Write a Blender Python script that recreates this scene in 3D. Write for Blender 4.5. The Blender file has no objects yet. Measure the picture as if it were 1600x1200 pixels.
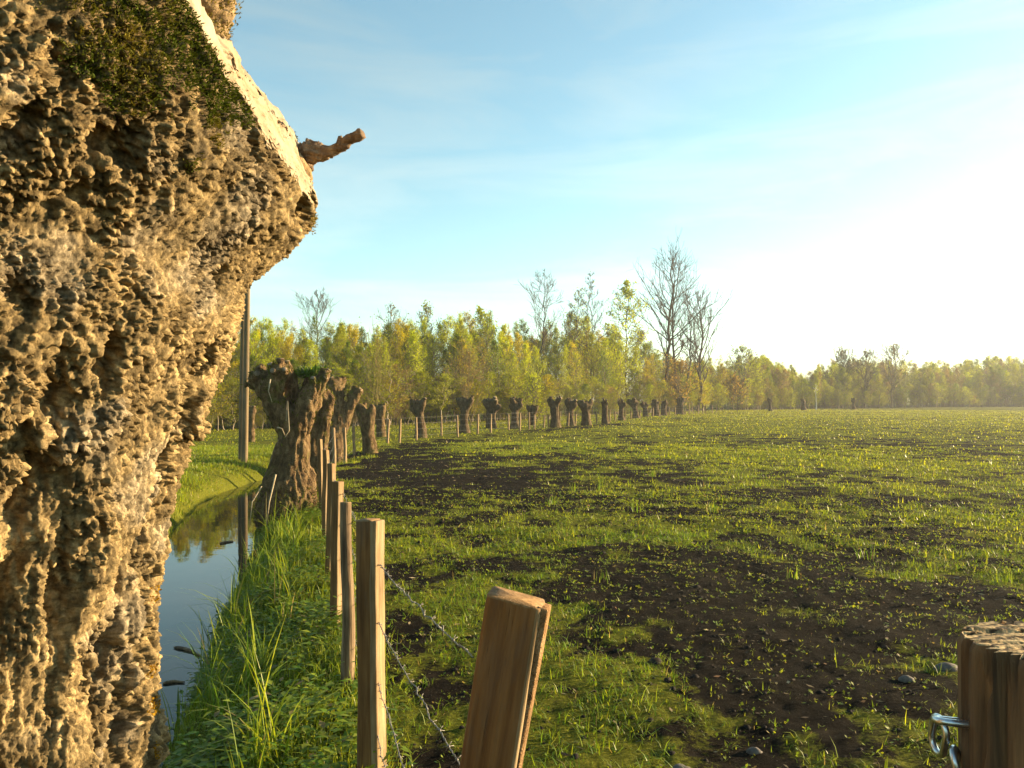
import bpy, math, random
import numpy as np
from mathutils import Vector

# ------------------------------------------------------------------ camera, sky, sun, exposure
scene = bpy.context.scene
COL = scene.collection
R = math.radians
CAM_H, FOC, HOR = 1.7, 1250.0, 625.0          # camera height, focal length and horizon row (1600 px photo)
cam_d = bpy.data.cameras.new('camera'); cam = bpy.data.objects.new('camera', cam_d); COL.objects.link(cam)
cam_d.sensor_width = 36.0; cam_d.lens = FOC/1600*36.0; cam_d.clip_end = 8000; cam_d.clip_start = 0.05
cam.location = (0, 0, CAM_H); cam.rotation_euler = (R(90)+math.atan((HOR-600)/FOC), 0, 0)
scene.camera = cam
SUN_AZ, SUN_EL = 72.0, 12.0                     # degrees right of the view direction, degrees above the horizon
w = bpy.data.worlds.new('World'); scene.world = w; w.use_nodes = True
nt = w.node_tree; nt.nodes.clear()
sky = nt.nodes.new('ShaderNodeTexSky'); sky.sky_type = 'NISHITA'; sky.sun_disc = False
sky.sun_elevation = R(SUN_EL); sky.sun_rotation = R(SUN_AZ)
sky.air_density = 1.0; sky.dust_density = .8; sky.ozone_density = 1.3; sky.altitude = 0
tc = nt.nodes.new('ShaderNodeTexCoord')
mp = nt.nodes.new('ShaderNodeMapping'); mp.inputs['Scale'].default_value = (2.2, 2.2, 13.0)
mp.inputs['Rotation'].default_value = (R(6), R(-9), R(20))
nz = nt.nodes.new('ShaderNodeTexNoise'); nz.inputs['Scale'].default_value = 1.3; nz.inputs['Detail'].default_value = 7; nz.inputs['Roughness'].default_value = .58
nz.inputs['Distortion'].default_value = .6
rp = nt.nodes.new('ShaderNodeValToRGB'); rp.color_ramp.elements[0].position = .42; rp.color_ramp.elements[1].position = .80
rp.color_ramp.elements[0].color = (.05, .05, .05, 1); rp.color_ramp.elements[1].color = (.6, .6, .6, 1)
mx = nt.nodes.new('ShaderNodeMix'); mx.data_type = 'RGBA'; mx.blend_type = 'MIX'
bw = nt.nodes.new('ShaderNodeRGBToBW'); sc_ = nt.nodes.new('ShaderNodeVectorMath'); sc_.operation = 'SCALE'
sc_.inputs[0].default_value = (1.15, 1.42, 1.42)
bg = nt.nodes.new('ShaderNodeBackground'); bg.inputs['Strength'].default_value = .070
out = nt.nodes.new('ShaderNodeOutputWorld')
L = nt.links.new
L(tc.outputs['Generated'], mp.inputs['Vector']); L(mp.outputs[0], nz.inputs['Vector']); L(nz.outputs['Fac'], rp.inputs['Fac'])
gr = nt.nodes.new('ShaderNodeMix'); gr.data_type = 'RGBA'; gr.blend_type = 'MULTIPLY'; gr.inputs['Factor'].default_value = 1; gr.inputs['B'].default_value = (.88, 1.13, 1.02, 1)   # clear cyan spring-morning air
L(sky.outputs[0], gr.inputs['A']); L(gr.outputs['Result'], bw.inputs[0]); L(bw.outputs[0], sc_.inputs['Scale'])
L(rp.outputs[0], mx.inputs['Factor']); L(gr.outputs['Result'], mx.inputs['A']); L(sc_.outputs[0], mx.inputs['B'])
L(mx.outputs['Result'], bg.inputs['Color']); L(bg.outputs[0], out.inputs['Surface'])
sun_d = bpy.data.lights.new('sun', 'SUN'); sun_d.energy = 5.0; sun_d.angle = R(.5); sun_d.color = (1.0, .74, .42)
sun = bpy.data.objects.new('sun', sun_d); COL.objects.link(sun)
SUNV = Vector((math.sin(R(SUN_AZ))*math.cos(R(SUN_EL)), math.cos(R(SUN_AZ))*math.cos(R(SUN_EL)), math.sin(R(SUN_EL))))
sun.rotation_euler = SUNV.to_track_quat('Z', 'Y').to_euler(); sun.location = (40, 20, 30)
vs = scene.view_settings
vs.view_transform = 'Standard'; vs.look = 'None'; vs.exposure = 2.05; vs.gamma = 1.0; vs.use_curve_mapping = False
scene.cycles.max_bounces = 6; scene.cycles.diffuse_bounces = 3; scene.cycles.glossy_bounces = 2
scene.cycles.transmission_bounces = 3; scene.cycles.transparent_max_bounces = 4; scene.cycles.volume_bounces = 0

# ------------------------------------------------------------------ numpy noise
rng = np.random.default_rng(7)
random.seed(7)
def _hash(ix, iy, iz, seed):
    h = (ix.astype(np.uint32)*np.uint32(374761393) + iy.astype(np.uint32)*np.uint32(668265263)
         + iz.astype(np.uint32)*np.uint32(2147483647) + np.uint32((seed*974634777) & 0xffffffff))
    h = (h ^ (h >> np.uint32(13)))*np.uint32(1274126177)
    h = (h ^ (h >> np.uint32(16)))*np.uint32(2246822519)
    return h ^ (h >> np.uint32(15))
def _u(h): return (h & np.uint32(0xffffff)).astype(np.float32)/np.float32(0xffffff)
def vnoise(p, seed=0):
    i = np.floor(p).astype(np.int64); f = (p-i).astype(np.float32); f = f*f*(3-2*f)
    r = 0
    for dx in (0, 1):
        wx = f[:, 0] if dx else 1-f[:, 0]
        for dy in (0, 1):
            wy = f[:, 1] if dy else 1-f[:, 1]
            for dz in (0, 1):
                wz = f[:, 2] if dz else 1-f[:, 2]
                r = r + wx*wy*wz*_u(_hash(i[:, 0]+dx, i[:, 1]+dy, i[:, 2]+dz, seed))
    return r*2-1
def fbm(p, octs=4, seed=0, gain=.5):
    a, s, r, t = 1.0, 1.0, 0, 0
    for o in range(octs):
        r = r + a*vnoise(p*s+o*17.3, seed+o); t += a; a *= gain; s *= 2.03
    return r/t
def worley(p, seed=0, ids=False):
    i = np.floor(p).astype(np.int64); f = (p-i).astype(np.float32)
    f1 = np.full(len(p), 9, np.float32); f2 = f1.copy(); cid = np.zeros(len(p), np.uint32)
    for dx in (-1, 0, 1):
        for dy in (-1, 0, 1):
            for dz in (-1, 0, 1):
                h = _hash(i[:, 0]+dx, i[:, 1]+dy, i[:, 2]+dz, seed)
                h2 = (h*np.uint32(2654435761)) ^ (h >> np.uint32(7)); h3 = (h2*np.uint32(2246822519)) ^ (h2 >> np.uint32(9))
                d = (dx+_u(h)-f[:, 0])**2 + (dy+_u(h2)-f[:, 1])**2 + (dz+_u(h3)-f[:, 2])**2
                f2 = np.minimum(f2, np.maximum(f1, d)); cid = np.where(d < f1, h3, cid); f1 = np.minimum(f1, d)
    return (np.sqrt(f1), np.sqrt(f2), _u(cid)) if ids else (np.sqrt(f1), np.sqrt(f2))
def xy3(x, y, s=1.0, z=0.0): return np.stack([x*s, y*s, np.full_like(x, z)], 1)
def sstep(a, b, x):
    t = np.clip((x-a)/(b-a), 0, 1); return t*t*(3-2*t)

# ------------------------------------------------------------------ mesh and object helpers
def mesh_np(name, verts, tris, mats, color=None, smooth=False, quads=None, mat_idx=None, attrs=None):
    me = bpy.data.meshes.new(name)
    verts = np.asarray(verts, np.float32)
    if quads is not None:
        fl = np.asarray(quads, np.int32).reshape(-1, 4); n = 4
    else:
        fl = np.asarray(tris, np.int32).reshape(-1, 3); n = 3
    me.vertices.add(len(verts)); me.vertices.foreach_set('co', verts.ravel())
    me.loops.add(fl.size); me.loops.foreach_set('vertex_index', fl.ravel())
    me.polygons.add(len(fl)); me.polygons.foreach_set('loop_start', np.arange(0, fl.size, n, dtype=np.int32))
    me.polygons.foreach_set('loop_total', np.full(len(fl), n, np.int32))
    if mat_idx is not None: me.polygons.foreach_set('material_index', np.asarray(mat_idx, np.int32))
    if smooth: me.polygons.foreach_set('use_smooth', np.ones(len(fl), bool))
    me.update(calc_edges=True)
    if color is not None:
        a = me.color_attributes.new('tint', 'FLOAT_COLOR', 'POINT')
        c = np.ones((len(verts), 4), np.float32); c[:, :3] = color
        a.data.foreach_set('color', c.ravel())
    for k, v in (attrs or {}).items():
        a = me.attributes.new(k, 'FLOAT', 'POINT'); a.data.foreach_set('value', np.asarray(v, np.float32))
    for m in (mats if isinstance(mats, (list, tuple)) else [mats]): me.materials.append(m)
    return me
def obj(name, me, parent=None, loc=(0, 0, 0), rot=(0, 0, 0)):
    o = bpy.data.objects.new(name, me); COL.objects.link(o); o.location = loc; o.rotation_euler = rot
    if parent is not None: o.parent = parent
    return o
def tag(o, label=None, cat=None, group=None, kind=None):
    if label: o['label'] = label
    if cat: o['category'] = cat
    if group: o['group'] = group
    if kind: o['kind'] = kind
    return o
def at(px, d, y=None):                                 # photo pixel + distance -> ground point (or a point at row y)
    return Vector(((px-800)*d/FOC, d, 0 if y is None else CAM_H-(y-HOR)*d/FOC))
def dist_of(yb): return CAM_H*FOC/(yb-HOR)             # where a base row meets the ground
def tubes(segs, sides=5, cap=True):
    """segs (n,8): p0, p1, r0, r1 -> verts, tris, one prism per segment"""
    s = np.asarray(segs, np.float32); n = len(s)
    p0, p1, r0, r1 = s[:, :3], s[:, 3:6], s[:, 6], s[:, 7]
    d = p1-p0; d = d/(np.linalg.norm(d, axis=1, keepdims=True)+1e-9)
    up = np.where(np.abs(d[:, 2:3]) > .9, np.array([[1, 0, 0]]), np.array([[0, 0, 1]]))
    a = np.cross(d, up); a /= np.linalg.norm(a, axis=1, keepdims=True)+1e-9; b = np.cross(d, a)
    t = np.arange(sides)/sides*2*np.pi
    ring = np.cos(t)[None, :, None]*a[:, None]+np.sin(t)[None, :, None]*b[:, None]
    V = np.concatenate([p0[:, None]+ring*r0[:, None, None], p1[:, None]+ring*r1[:, None, None]], 1)
    f = []
    for k in range(sides):
        k2 = (k+1) % sides
        f += [[k, sides+k, k2], [k2, sides+k, sides+k2]]
    if cap:
        for k in range(1, sides-1): f += [[0, k, k+1], [sides, sides+k+1, sides+k]]
    f = np.array(f); F = f[None]+(np.arange(n)*2*sides)[:, None, None]
    return V.reshape(-1, 3), F.reshape(-1, 3)
def sweep(pts, rad, sides=8, bump=0.0, seed=0):
    """one continuous tube through pts with a radius at each point (capped)"""
    P = np.asarray(pts, np.float32); rad = np.asarray(rad, np.float32); n = len(P)
    T = np.gradient(P, axis=0); T /= np.linalg.norm(T, axis=1, keepdims=True)+1e-9
    up = np.array([1., 0, 0]) if abs(T[0, 2]) > .8 else np.array([0, 0, 1.])
    A = np.cross(T, up); A /= np.linalg.norm(A, axis=1, keepdims=True)+1e-9; B = np.cross(T, A)
    t = np.arange(sides)/sides*2*np.pi
    ring = np.cos(t)[None, :, None]*A[:, None]+np.sin(t)[None, :, None]*B[:, None]
    rr = rad[:, None]*np.ones(sides)
    if bump:
        q = (P[:, None]+ring*rad[:, None, None]).reshape(-1, 3)
        rr = rr*(1+bump*fbm(q*(.35/max(rad.mean(), 1e-4)), 3, seed).reshape(n, sides))
    V = (P[:, None]+ring*rr[..., None]).reshape(-1, 3)
    i = np.arange(n-1)[:, None]*sides; k = np.arange(sides)[None]; k2 = (k+1) % sides
    q = np.stack([i+k, i+sides+k, i+sides+k2, i+k2], -1).reshape(-1, 4)
    F = np.concatenate([q[:, [0, 1, 2]], q[:, [0, 2, 3]]])
    V = np.concatenate([V, P[:1], P[-1:]]); c0, c1 = len(V)-2, len(V)-1
    k = np.arange(sides); k2 = (k+1) % sides; b = (n-1)*sides
    F = np.concatenate([F, np.stack([np.full(sides, c0), k, k2], 1), np.stack([np.full(sides, c1), b+k2, b+k], 1)])
    return V, F
def roughen(V, n, sides, amp, freq, seed):
    G = V[:n*sides].reshape(n, sides, 3); d = G-G.mean(1, keepdims=True); f = fbm(V[:n*sides]*freq, 3, seed).reshape(n, sides, 1); V = V.copy(); V[:n*sides] = (G+d*f*amp).reshape(-1, 3); return V
def merge(parts):
    V, F, o = [], [], 0
    for v, f in parts:
        V.append(np.asarray(v)); F.append(np.asarray(f)+o); o += len(v)
    return np.concatenate(V), np.concatenate(F)

# ------------------------------------------------------------------ materials
def mat(name):
    m = bpy.data.materials.new(name); m.use_nodes = True; n = m.node_tree.nodes; n.clear()
    o = n.new('ShaderNodeOutputMaterial'); return m, n, m.node_tree.links.new, o
def ramp(n, stops):
    r = n.new('ShaderNodeValToRGB'); e = r.color_ramp.elements
    while len(e) < len(stops): e.new(.5)
    for x, (p, c) in zip(e, stops): x.position = p; x.color = (*c, 1) if len(c) == 3 else c
    return r
def noise(n, l, vec, scale, detail=4, rough=.55, dist=0, sc=None, rot=None):
    t = n.new('ShaderNodeTexNoise'); t.inputs['Scale'].default_value = scale; t.inputs['Detail'].default_value = detail
    t.inputs['Roughness'].default_value = rough; t.inputs['Distortion'].default_value = dist
    if sc:
        m = n.new('ShaderNodeMapping'); m.inputs['Scale'].default_value = sc
        if rot: m.inputs['Rotation'].default_value = rot
        l(vec, m.inputs['Vector']); vec = m.outputs[0]
    l(vec, t.inputs['Vector']); return t
def mixc(n, l, fac, a, b, mode='MIX'):
    m = n.new('ShaderNodeMix'); m.data_type = 'RGBA'; m.blend_type = mode
    for s, v in (('Factor', fac), ('A', a), ('B', b)):
        if hasattr(v, 'is_linked') or hasattr(v, 'links'): l(v, m.inputs[s])
        elif s == 'Factor': m.inputs[s].default_value = v
        else: m.inputs[s].default_value = (*v, 1)
    return m.outputs['Result']
def principled(n, l, o, color, rough=.85, spec=.25, bump=None, bstr=.5, bdist=.01):
    p = n.new('ShaderNodeBsdfPrincipled'); p.inputs['Roughness'].default_value = rough
    p.inputs['Specular IOR Level'].default_value = spec
    if hasattr(color, 'links'): l(color, p.inputs['Base Color'])
    else: p.inputs['Base Color'].default_value = (*color, 1)
    if bump is not None:
        b = n.new('ShaderNodeBump'); b.inputs['Strength'].default_value = bstr; b.inputs['Distance'].default_value = bdist
        l(bump, b.inputs['Height']); l(b.outputs[0], p.inputs['Normal'])
    l(p.outputs[0], o.inputs['Surface']); return p
def bark_mat(name, cols, scale=1.0, bd=.004, moss=0.0):
    m, n, l, o = mat(name); g = n.new('ShaderNodeTexCoord').outputs['Object']
    a = noise(n, l, g, 22*scale, 6, .65, .3, (1, 1, .6)); r = ramp(n, [(.30, cols[0]), (.46, cols[1]), (.58, cols[2]), (.72, cols[3])]); l(a.outputs['Fac'], r.inputs['Fac'])
    c = r.outputs[0]
    big = noise(n, l, g, 3.2*scale, 4, .6); rb = ramp(n, [(.35, (.72, .68, .62)), (.62, (1.12, 1.05, .98))]); l(big.outputs['Fac'], rb.inputs['Fac'])
    c = mixc(n, l, 1.0, c, rb.outputs[0], 'MULTIPLY')
    if moss:
        mz = noise(n, l, g, 5*scale, 5, .65); rm = ramp(n, [(.62-.2*moss, (0, 0, 0)), (.78-.2*moss, (1, 1, 1))]); l(mz.outputs['Fac'], rm.inputs['Fac'])
        c = mixc(n, l, rm.outputs[0], c, (.075, .085, .012))
    f = noise(n, l, g, 160*scale, 5, .7); v = n.new('ShaderNodeTexVoronoi'); v.inputs['Scale'].default_value = 95*scale; l(g, v.inputs['Vector'])
    ad = n.new('ShaderNodeMath'); ad.operation = 'ADD'; l(f.outputs['Fac'], ad.inputs[0]); l(v.outputs['Distance'], ad.inputs[1])
    principled(n, l, o, c, .92, .12, ad.outputs[0], .9, bd)
    return m
M = {}
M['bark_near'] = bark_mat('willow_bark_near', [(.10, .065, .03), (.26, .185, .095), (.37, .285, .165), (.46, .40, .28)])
def crag_mat():
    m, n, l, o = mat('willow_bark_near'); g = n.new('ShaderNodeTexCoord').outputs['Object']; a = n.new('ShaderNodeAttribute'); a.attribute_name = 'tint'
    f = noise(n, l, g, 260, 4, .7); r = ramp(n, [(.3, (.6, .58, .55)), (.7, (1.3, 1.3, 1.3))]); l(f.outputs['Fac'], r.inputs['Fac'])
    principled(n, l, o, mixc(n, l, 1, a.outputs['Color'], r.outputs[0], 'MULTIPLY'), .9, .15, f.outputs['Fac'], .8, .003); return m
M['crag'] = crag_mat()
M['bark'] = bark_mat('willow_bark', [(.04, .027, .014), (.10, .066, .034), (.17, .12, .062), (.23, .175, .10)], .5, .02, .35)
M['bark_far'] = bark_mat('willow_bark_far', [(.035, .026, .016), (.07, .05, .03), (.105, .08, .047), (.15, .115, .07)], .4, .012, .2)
M['branch'] = bark_mat('grey_branch', [(.10, .07, .05), (.18, .13, .09), (.26, .2, .14), (.33, .27, .2)], 2.0, .003)
def wood_mat(name, c0, c1, c2, grain=1.0, bd=.002, stain=.5):
    m, n, l, o = mat(name); g = n.new('ShaderNodeTexCoord').outputs['Object']
    a = noise(n, l, g, 26*grain, 6, .6, .5, (1, 1, .055)); r = ramp(n, [(.3, c0), (.5, c1), (.7, c2)]); l(a.outputs['Fac'], r.inputs['Fac'])
    b = noise(n, l, g, 5, 4, .6, 0, (1, 1, .35)); rb = ramp(n, [(.34, (1-stain,)*3), (.56, (1, 1, 1))]); l(b.outputs['Fac'], rb.inputs['Fac'])
    c = mixc(n, l, 1.0, r.outputs[0], rb.outputs[0], 'MULTIPLY')
    k = noise(n, l, g, 70*grain, 4, .65, .2, (1, 1, .03)); rk = ramp(n, [(.30, (.16, .13, .1)), (.37, (1, 1, 1))]); l(k.outputs['Fac'], rk.inputs['Fac'])
    c = mixc(n, l, .85, c, rk.outputs[0], 'MULTIPLY')
    w_ = noise(n, l, g, 9, 6, .7, .3, (1, 1, .22)); rw = ramp(n, [(.50, (0, 0, 0)), (.72, (.55, .55, .55))]); l(w_.outputs['Fac'], rw.inputs['Fac'])
    c = mixc(n, l, rw.outputs[0], c, (c1[1]*1.05, c1[1]*.95, c1[1]*.78))      # greyed, weathered streaks
    ad = n.new('ShaderNodeMath'); ad.operation = 'ADD'; l(a.outputs['Fac'], ad.inputs[0]); l(k.outputs['Fac'], ad.inputs[1])
    principled(n, l, o, c, .78, .2, ad.outputs[0], .7, bd); return m
M['oak'] = wood_mat('sawn_oak', (.105, .047, .014), (.168, .083, .027), (.235, .126, .045), 2.0, .004, .35)
M['oak_pale'] = wood_mat('split_oak', (.16, .098, .042), (.26, .17, .082), (.34, .245, .135), 2.0, .005, .45)
M['oak_bark'] = bark_mat('post_bark', [(.09, .045, .02), (.22, .13, .06), (.33, .22, .115), (.42, .31, .18)], 2.2, .006)
M['round_post'] = wood_mat('round_post_wood', (.09, .055, .03), (.20, .13, .07), (.33, .23, .13), 2.0, .008, .6)
M['endgrain'] = wood_mat('end_grain', (.12, .065, .022), (.22, .125, .048), (.30, .19, .085), 3.0, .003, .5)
M['gate_wood'] = wood_mat('gate_post_wood', (.045, .026, .014), (.14, .078, .036), (.25, .14, .062), 1.0, .008, .7)
M['pole'] = wood_mat('pole_wood', (.10, .07, .035), (.15, .105, .052), (.20, .145, .075), .4, .003, .3)
def cut_mat():
    m, n, l, o = mat('fresh_cut_wood'); g = n.new('ShaderNodeTexCoord').outputs['Object']
    a = noise(n, l, g, 18, 5, .6, 1.0, (1, .5, 1)); r = ramp(n, [(.3, (.19, .125, .065)), (.5, (.26, .20, .13)), (.72, (.31, .26, .19))]); l(a.outputs['Fac'], r.inputs['Fac'])
    k = noise(n, l, g, 34, 4, .7, .4, (1, .6, .25)); rk = ramp(n, [(.29, (.35, .24, .15)), (.36, (1, 1, 1))]); l(k.outputs['Fac'], rk.inputs['Fac'])
    principled(n, l, o, mixc(n, l, .8, r.outputs[0], rk.outputs[0], 'MULTIPLY'), .8, .2, k.outputs['Fac'], .6, .004); return m
M['cut'] = cut_mat()
def sawtop_mat():
    m, n, l, o = mat('sawn_post_top'); g = n.new('ShaderNodeTexCoord').outputs['Object']
    wv = n.new('ShaderNodeTexWave'); wv.inputs['Scale'].default_value = 13; wv.inputs['Distortion'].default_value = 5; wv.inputs['Detail'].default_value = 4; wv.inputs['Detail Scale'].default_value = 3
    mpn = n.new('ShaderNodeMapping'); mpn.inputs['Rotation'].default_value = (0, 0, R(72)); l(g, mpn.inputs['Vector']); l(mpn.outputs[0], wv.inputs['Vector'])
    r = ramp(n, [(.06, (.05, .03, .015)), (.22, (.26, .18, .085)), (.8, (.40, .29, .145))]); l(wv.outputs['Fac'], r.inputs['Fac'])
    a = noise(n, l, g, 40, 5, .7); rb = ramp(n, [(.35, (.5, .45, .4)), (.6, (1, 1, 1))]); l(a.outputs['Fac'], rb.inputs['Fac'])
    principled(n, l, o, mixc(n, l, 1, r.outputs[0], rb.outputs[0], 'MULTIPLY'), .85, .15, wv.outputs['Fac'], .8, .004); return m
M['sawtop'] = sawtop_mat()
def leaf_mat(name, trans=.45, gloss=.12, rough=.5):
    m, n, l, o = mat(name); a = n.new('ShaderNodeAttribute'); a.attribute_name = 'tint'
    d = n.new('ShaderNodeBsdfPrincipled'); d.inputs['Roughness'].default_value = rough; d.inputs['Specular IOR Level'].default_value = gloss
    t = n.new('ShaderNodeBsdfTranslucent'); mxs = n.new('ShaderNodeMixShader'); mxs.inputs[0].default_value = trans
    hs = n.new('ShaderNodeMix'); hs.data_type = 'RGBA'; hs.blend_type = 'MULTIPLY'; hs.inputs['Factor'].default_value = 1; hs.inputs['B'].default_value = (1.5, 1.35, .7, 1)
    l(a.outputs['Color'], d.inputs['Base Color']); l(a.outputs['Color'], hs.inputs['A']); l(hs.outputs['Result'], t.inputs['Color'])
    l(d.outputs[0], mxs.inputs[1]); l(t.outputs[0], mxs.inputs[2]); l(mxs.outputs[0], o.inputs['Surface']); return m
M['grass'] = leaf_mat('grass_blades', .45, .25, .45)
M['leaf'] = leaf_mat('tree_leaves', .5, .1, .6)
M['moss'] = leaf_mat('moss_fronds', .25, .05, .9)
def tint_mat(name, rough=.9, spec=.15):
    m, n, l, o = mat(name); a = n.new('ShaderNodeAttribute'); a.attribute_name = 'tint'
    principled(n, l, o, a.outputs['Color'], rough, spec); return m
M['litter'] = tint_mat('litter'); M['twig'] = tint_mat('twig_bark')
def water_mat():
    m, n, l, o = mat('ditch_water'); g = n.new('ShaderNodeTexCoord').outputs['Object']
    a = noise(n, l, g, 3.2, 3, .5)
    principled(n, l, o, (.008, .012, .010), .015, .5, a.outputs['Fac'], .05, .02).inputs['IOR'].default_value = 1.333; return m
M['water'] = water_mat()
def metal_mat():
    m, n, l, o = mat('galvanised_steel'); g = n.new('ShaderNodeTexCoord').outputs['Object']
    a = noise(n, l, g, 60, 4, .6); r = ramp(n, [(.3, (.42, .45, .48)), (.7, (.66, .69, .72))]); l(a.outputs['Fac'], r.inputs['Fac'])
    p = principled(n, l, o, r.outputs[0], .32, .5); p.inputs['Metallic'].default_value = 1; return m
M['steel'] = metal_mat()
m_, n_, l_, o_ = mat('weathered_wire'); principled(n_, l_, o_, (.16, .15, .14), .55, .4).inputs['Metallic'].default_value = .5; M['wire'] = m_
def stone_mat():
    m, n, l, o = mat('field_stone'); g = n.new('ShaderNodeTexCoord').outputs['Object']
    a = noise(n, l, g, 25, 5, .65); r = ramp(n, [(.3, (.05, .042, .036)), (.7, (.12, .105, .09))]); l(a.outputs['Fac'], r.inputs['Fac'])
    principled(n, l, o, r.outputs[0], .85, .25, a.outputs['Fac'], .6, .01); return m
M['stone'] = stone_mat()
def road_mat():
    m, n, l, o = mat('asphalt'); g = n.new('ShaderNodeTexCoord').outputs['Object']
    a = noise(n, l, g, 30, 5, .7); r = ramp(n, [(.3, (.04, .04, .042)), (.7, (.075, .072, .07))]); l(a.outputs['Fac'], r.inputs['Fac'])
    principled(n, l, o, r.outputs[0], .8, .3, a.outputs['Fac'], .4, .01); return m
M['road'] = road_mat()
def ground_mat():
    m, n, l, o = mat('field_soil'); g = n.new('ShaderNodeTexCoord').outputs['Object']
    at_ = n.new('ShaderNodeAttribute'); at_.attribute_name = 'grass'
    a = noise(n, l, g, 7, 8, .7); r = ramp(n, [(.28, (.004, .0032, .0022)), (.5, (.0095, .0072, .0047)), (.74, (.024, .0185, .0125))]); l(a.outputs['Fac'], r.inputs['Fac'])
    b = noise(n, l, g, 45, 6, .75); rg = ramp(n, [(.3, (.022, .027, .004)), (.5, (.085, .092, .010)), (.72, (.21, .20, .026))]); l(b.outputs['Fac'], rg.inputs['Fac'])
    f = noise(n, l, g, 3.1, 8, .72)
    mm = n.new('ShaderNodeMath'); mm.operation = 'ADD'; l(at_.outputs['Fac'], mm.inputs[0])
    f2_ = noise(n, l, g, 38, 6, .75); fm = n.new('ShaderNodeMath'); fm.operation = 'MULTIPLY_ADD'; l(f2_.outputs['Fac'], fm.inputs[0]); fm.inputs[1].default_value = .9; fm.inputs[2].default_value = -.45
    fa = n.new('ShaderNodeMath'); fa.operation = 'ADD'; l(f.outputs['Fac'], fa.inputs[0]); l(fm.outputs[0], fa.inputs[1]); l(fa.outputs[0], mm.inputs[1])
    rf = ramp(n, [(.80, (0, 0, 0)), (1.0, (1, 1, 1))])
    sb = n.new('ShaderNodeMath'); sb.operation = 'MULTIPLY'; sb.inputs[1].default_value = .82; l(mm.outputs[0], sb.inputs[0]); l(sb.outputs[0], rf.inputs['Fac'])
    c = mixc(n, l, rf.outputs[0], r.outputs[0], rg.outputs[0])
    h = noise(n, l, g, 26, 9, .75)
    principled(n, l, o, c, 1.0, .03, h.outputs['Fac'], 1.0, .035); return m
M['ground'] = ground_mat()

# ------------------------------------------------------------------ the lie of the land
FENCE = np.array([(.45, -.2), (-.02, 1.74), (-.625, 3.6), (-1.0, 4.88), (-1.32, 6.1), (-1.79, 7.9), (-2.34, 10.0), (-3.3, 14.0), (-4.6, 18.5), (-5.07, 21.5),
                  (-5.1, 26.0), (-4.8, 31.0), (-4.0, 34.0), (-2.5, 37.0), (-1.7, 40.0), (.4, 44.5), (4.3, 54.5), (11.4, 71.0), (18.7, 90.0), (27.0, 106.0), (48.0, 142.0)], np.float64)
DITCH = np.array([(-1.0, -12), (-2.0, 0), (-2.35, 2.5), (-2.95, 5.2), (-3.5, 7.3), (-4.15, 10), (-5.2, 14), (-5.95, 16.7), (-6.25, 19), (-6.3, 21.5), (-6.15, 24), (-6.0, 28)], np.float64)
def poly_sd(x, y, P):
    """distance to polyline, signed: + on its right-hand side (walking along it)"""
    best = np.full(x.shape, 1e9); sg = np.ones(x.shape)
    for a, b in zip(P[:-1], P[1:]):
        d = b-a; t = np.clip(((x-a[0])*d[0]+(y-a[1])*d[1])/(d@d), 0, 1)
        ex, ey = x-(a[0]+t*d[0]), y-(a[1]+t*d[1]); q = np.hypot(ex, ey)
        s = np.sign(d[1]*ex-d[0]*ey); m = q < best
        best = np.where(m, q, best); sg = np.where(m, s, sg)
    return best*np.where(sg == 0, 1, sg)
WATER_Z = -.5
def ground_z(x, y):
    x = np.asarray(x, np.float64).ravel(); y = np.asarray(y, np.float64).ravel(); r = np.hypot(x, y)
    far = sstep(14, 60, r)
    z = .05*fbm(xy3(x, y, .33), 3, 3)*(1-.4*far) + .10*fbm(xy3(x, y, .07), 3, 5)*far
    near = 1-sstep(10, 34, r)
    cl = fbm(xy3(x, y, 2.3), 4, 9, .6)
    z = z + .045*cl*(1-.55*far) + near*.016*np.abs(fbm(xy3(x, y, 9.0), 3, 21))
    s = poly_sd(x, y, DITCH)
    rough = .05*fbm(xy3(x, y, 1.9), 3, 33)
    s2 = s+2*rough
    right = np.interp(s2, [0, .5, .75, .92, 1.35, 1.9], [-.95, -.72, -.52, -.3, -.12, 0])
    left = np.interp(-s2, [0, .35, .58, .85, 1.5, 2.3], [-.95, -.72, -.52, -.25, -.06, .02])
    prof = np.where(s >= 0, right, left)
    k = sstep(.6, 1.6, np.abs(s)); prof = prof*(1-sstep(22.5, 26.5, y))
    return prof + z*(.25+.75*k)
def grass_amount(x, y):
    x = np.asarray(x, np.float64).ravel(); y = np.asarray(y, np.float64).ravel(); r = np.hypot(x, y)
    f = poly_sd(x, y, FENCE)                      # + = in the field
    m = .52+.62*fbm(xy3(x, y, .6), 4, 41, .6)+1.15*fbm(xy3(x, y, 2.6), 4, 47, .65)+.35*fbm(xy3(x, y, .13), 2, 44)
    m = m+np.interp(r, [0, 5, 9, 14, 25, 60, 200], [-.30, -.25, -.15, .03, .22, .46, .58])
    m = m+np.interp(f, [0, .9, 1.6, 2.6], [.32, .26, .06, 0])*(1-sstep(9, 13, y))          # lush strip at the near wires
    m = m+.75*np.exp(-(((x-.62)/.55)**2+((y-4.3)/1.0)**2))                                # tufts beside the leaning post
    m = m-.4*np.exp(-(((x+1.2)/2.2)**2+((y-16.5)/5.0)**2))*(f > 0)                        # trodden mud beyond the pollard
    m = m-.55*np.exp(-(((f-1.6)/1.3)**2))*sstep(18, 24, y)*(y < 60)                       # bare strip along the row
    m = m-.28*np.exp(-(((x-1.9)/1.6)**2+((y-7.0)/1.6)**2))
    m = m+.7*np.exp(-(((x-7.2)/1.6)**2+((y-11.6)/1.1)**2))
    return np.clip(np.where(f < -.05, np.maximum(m, .95), m), 0, 1)

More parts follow.
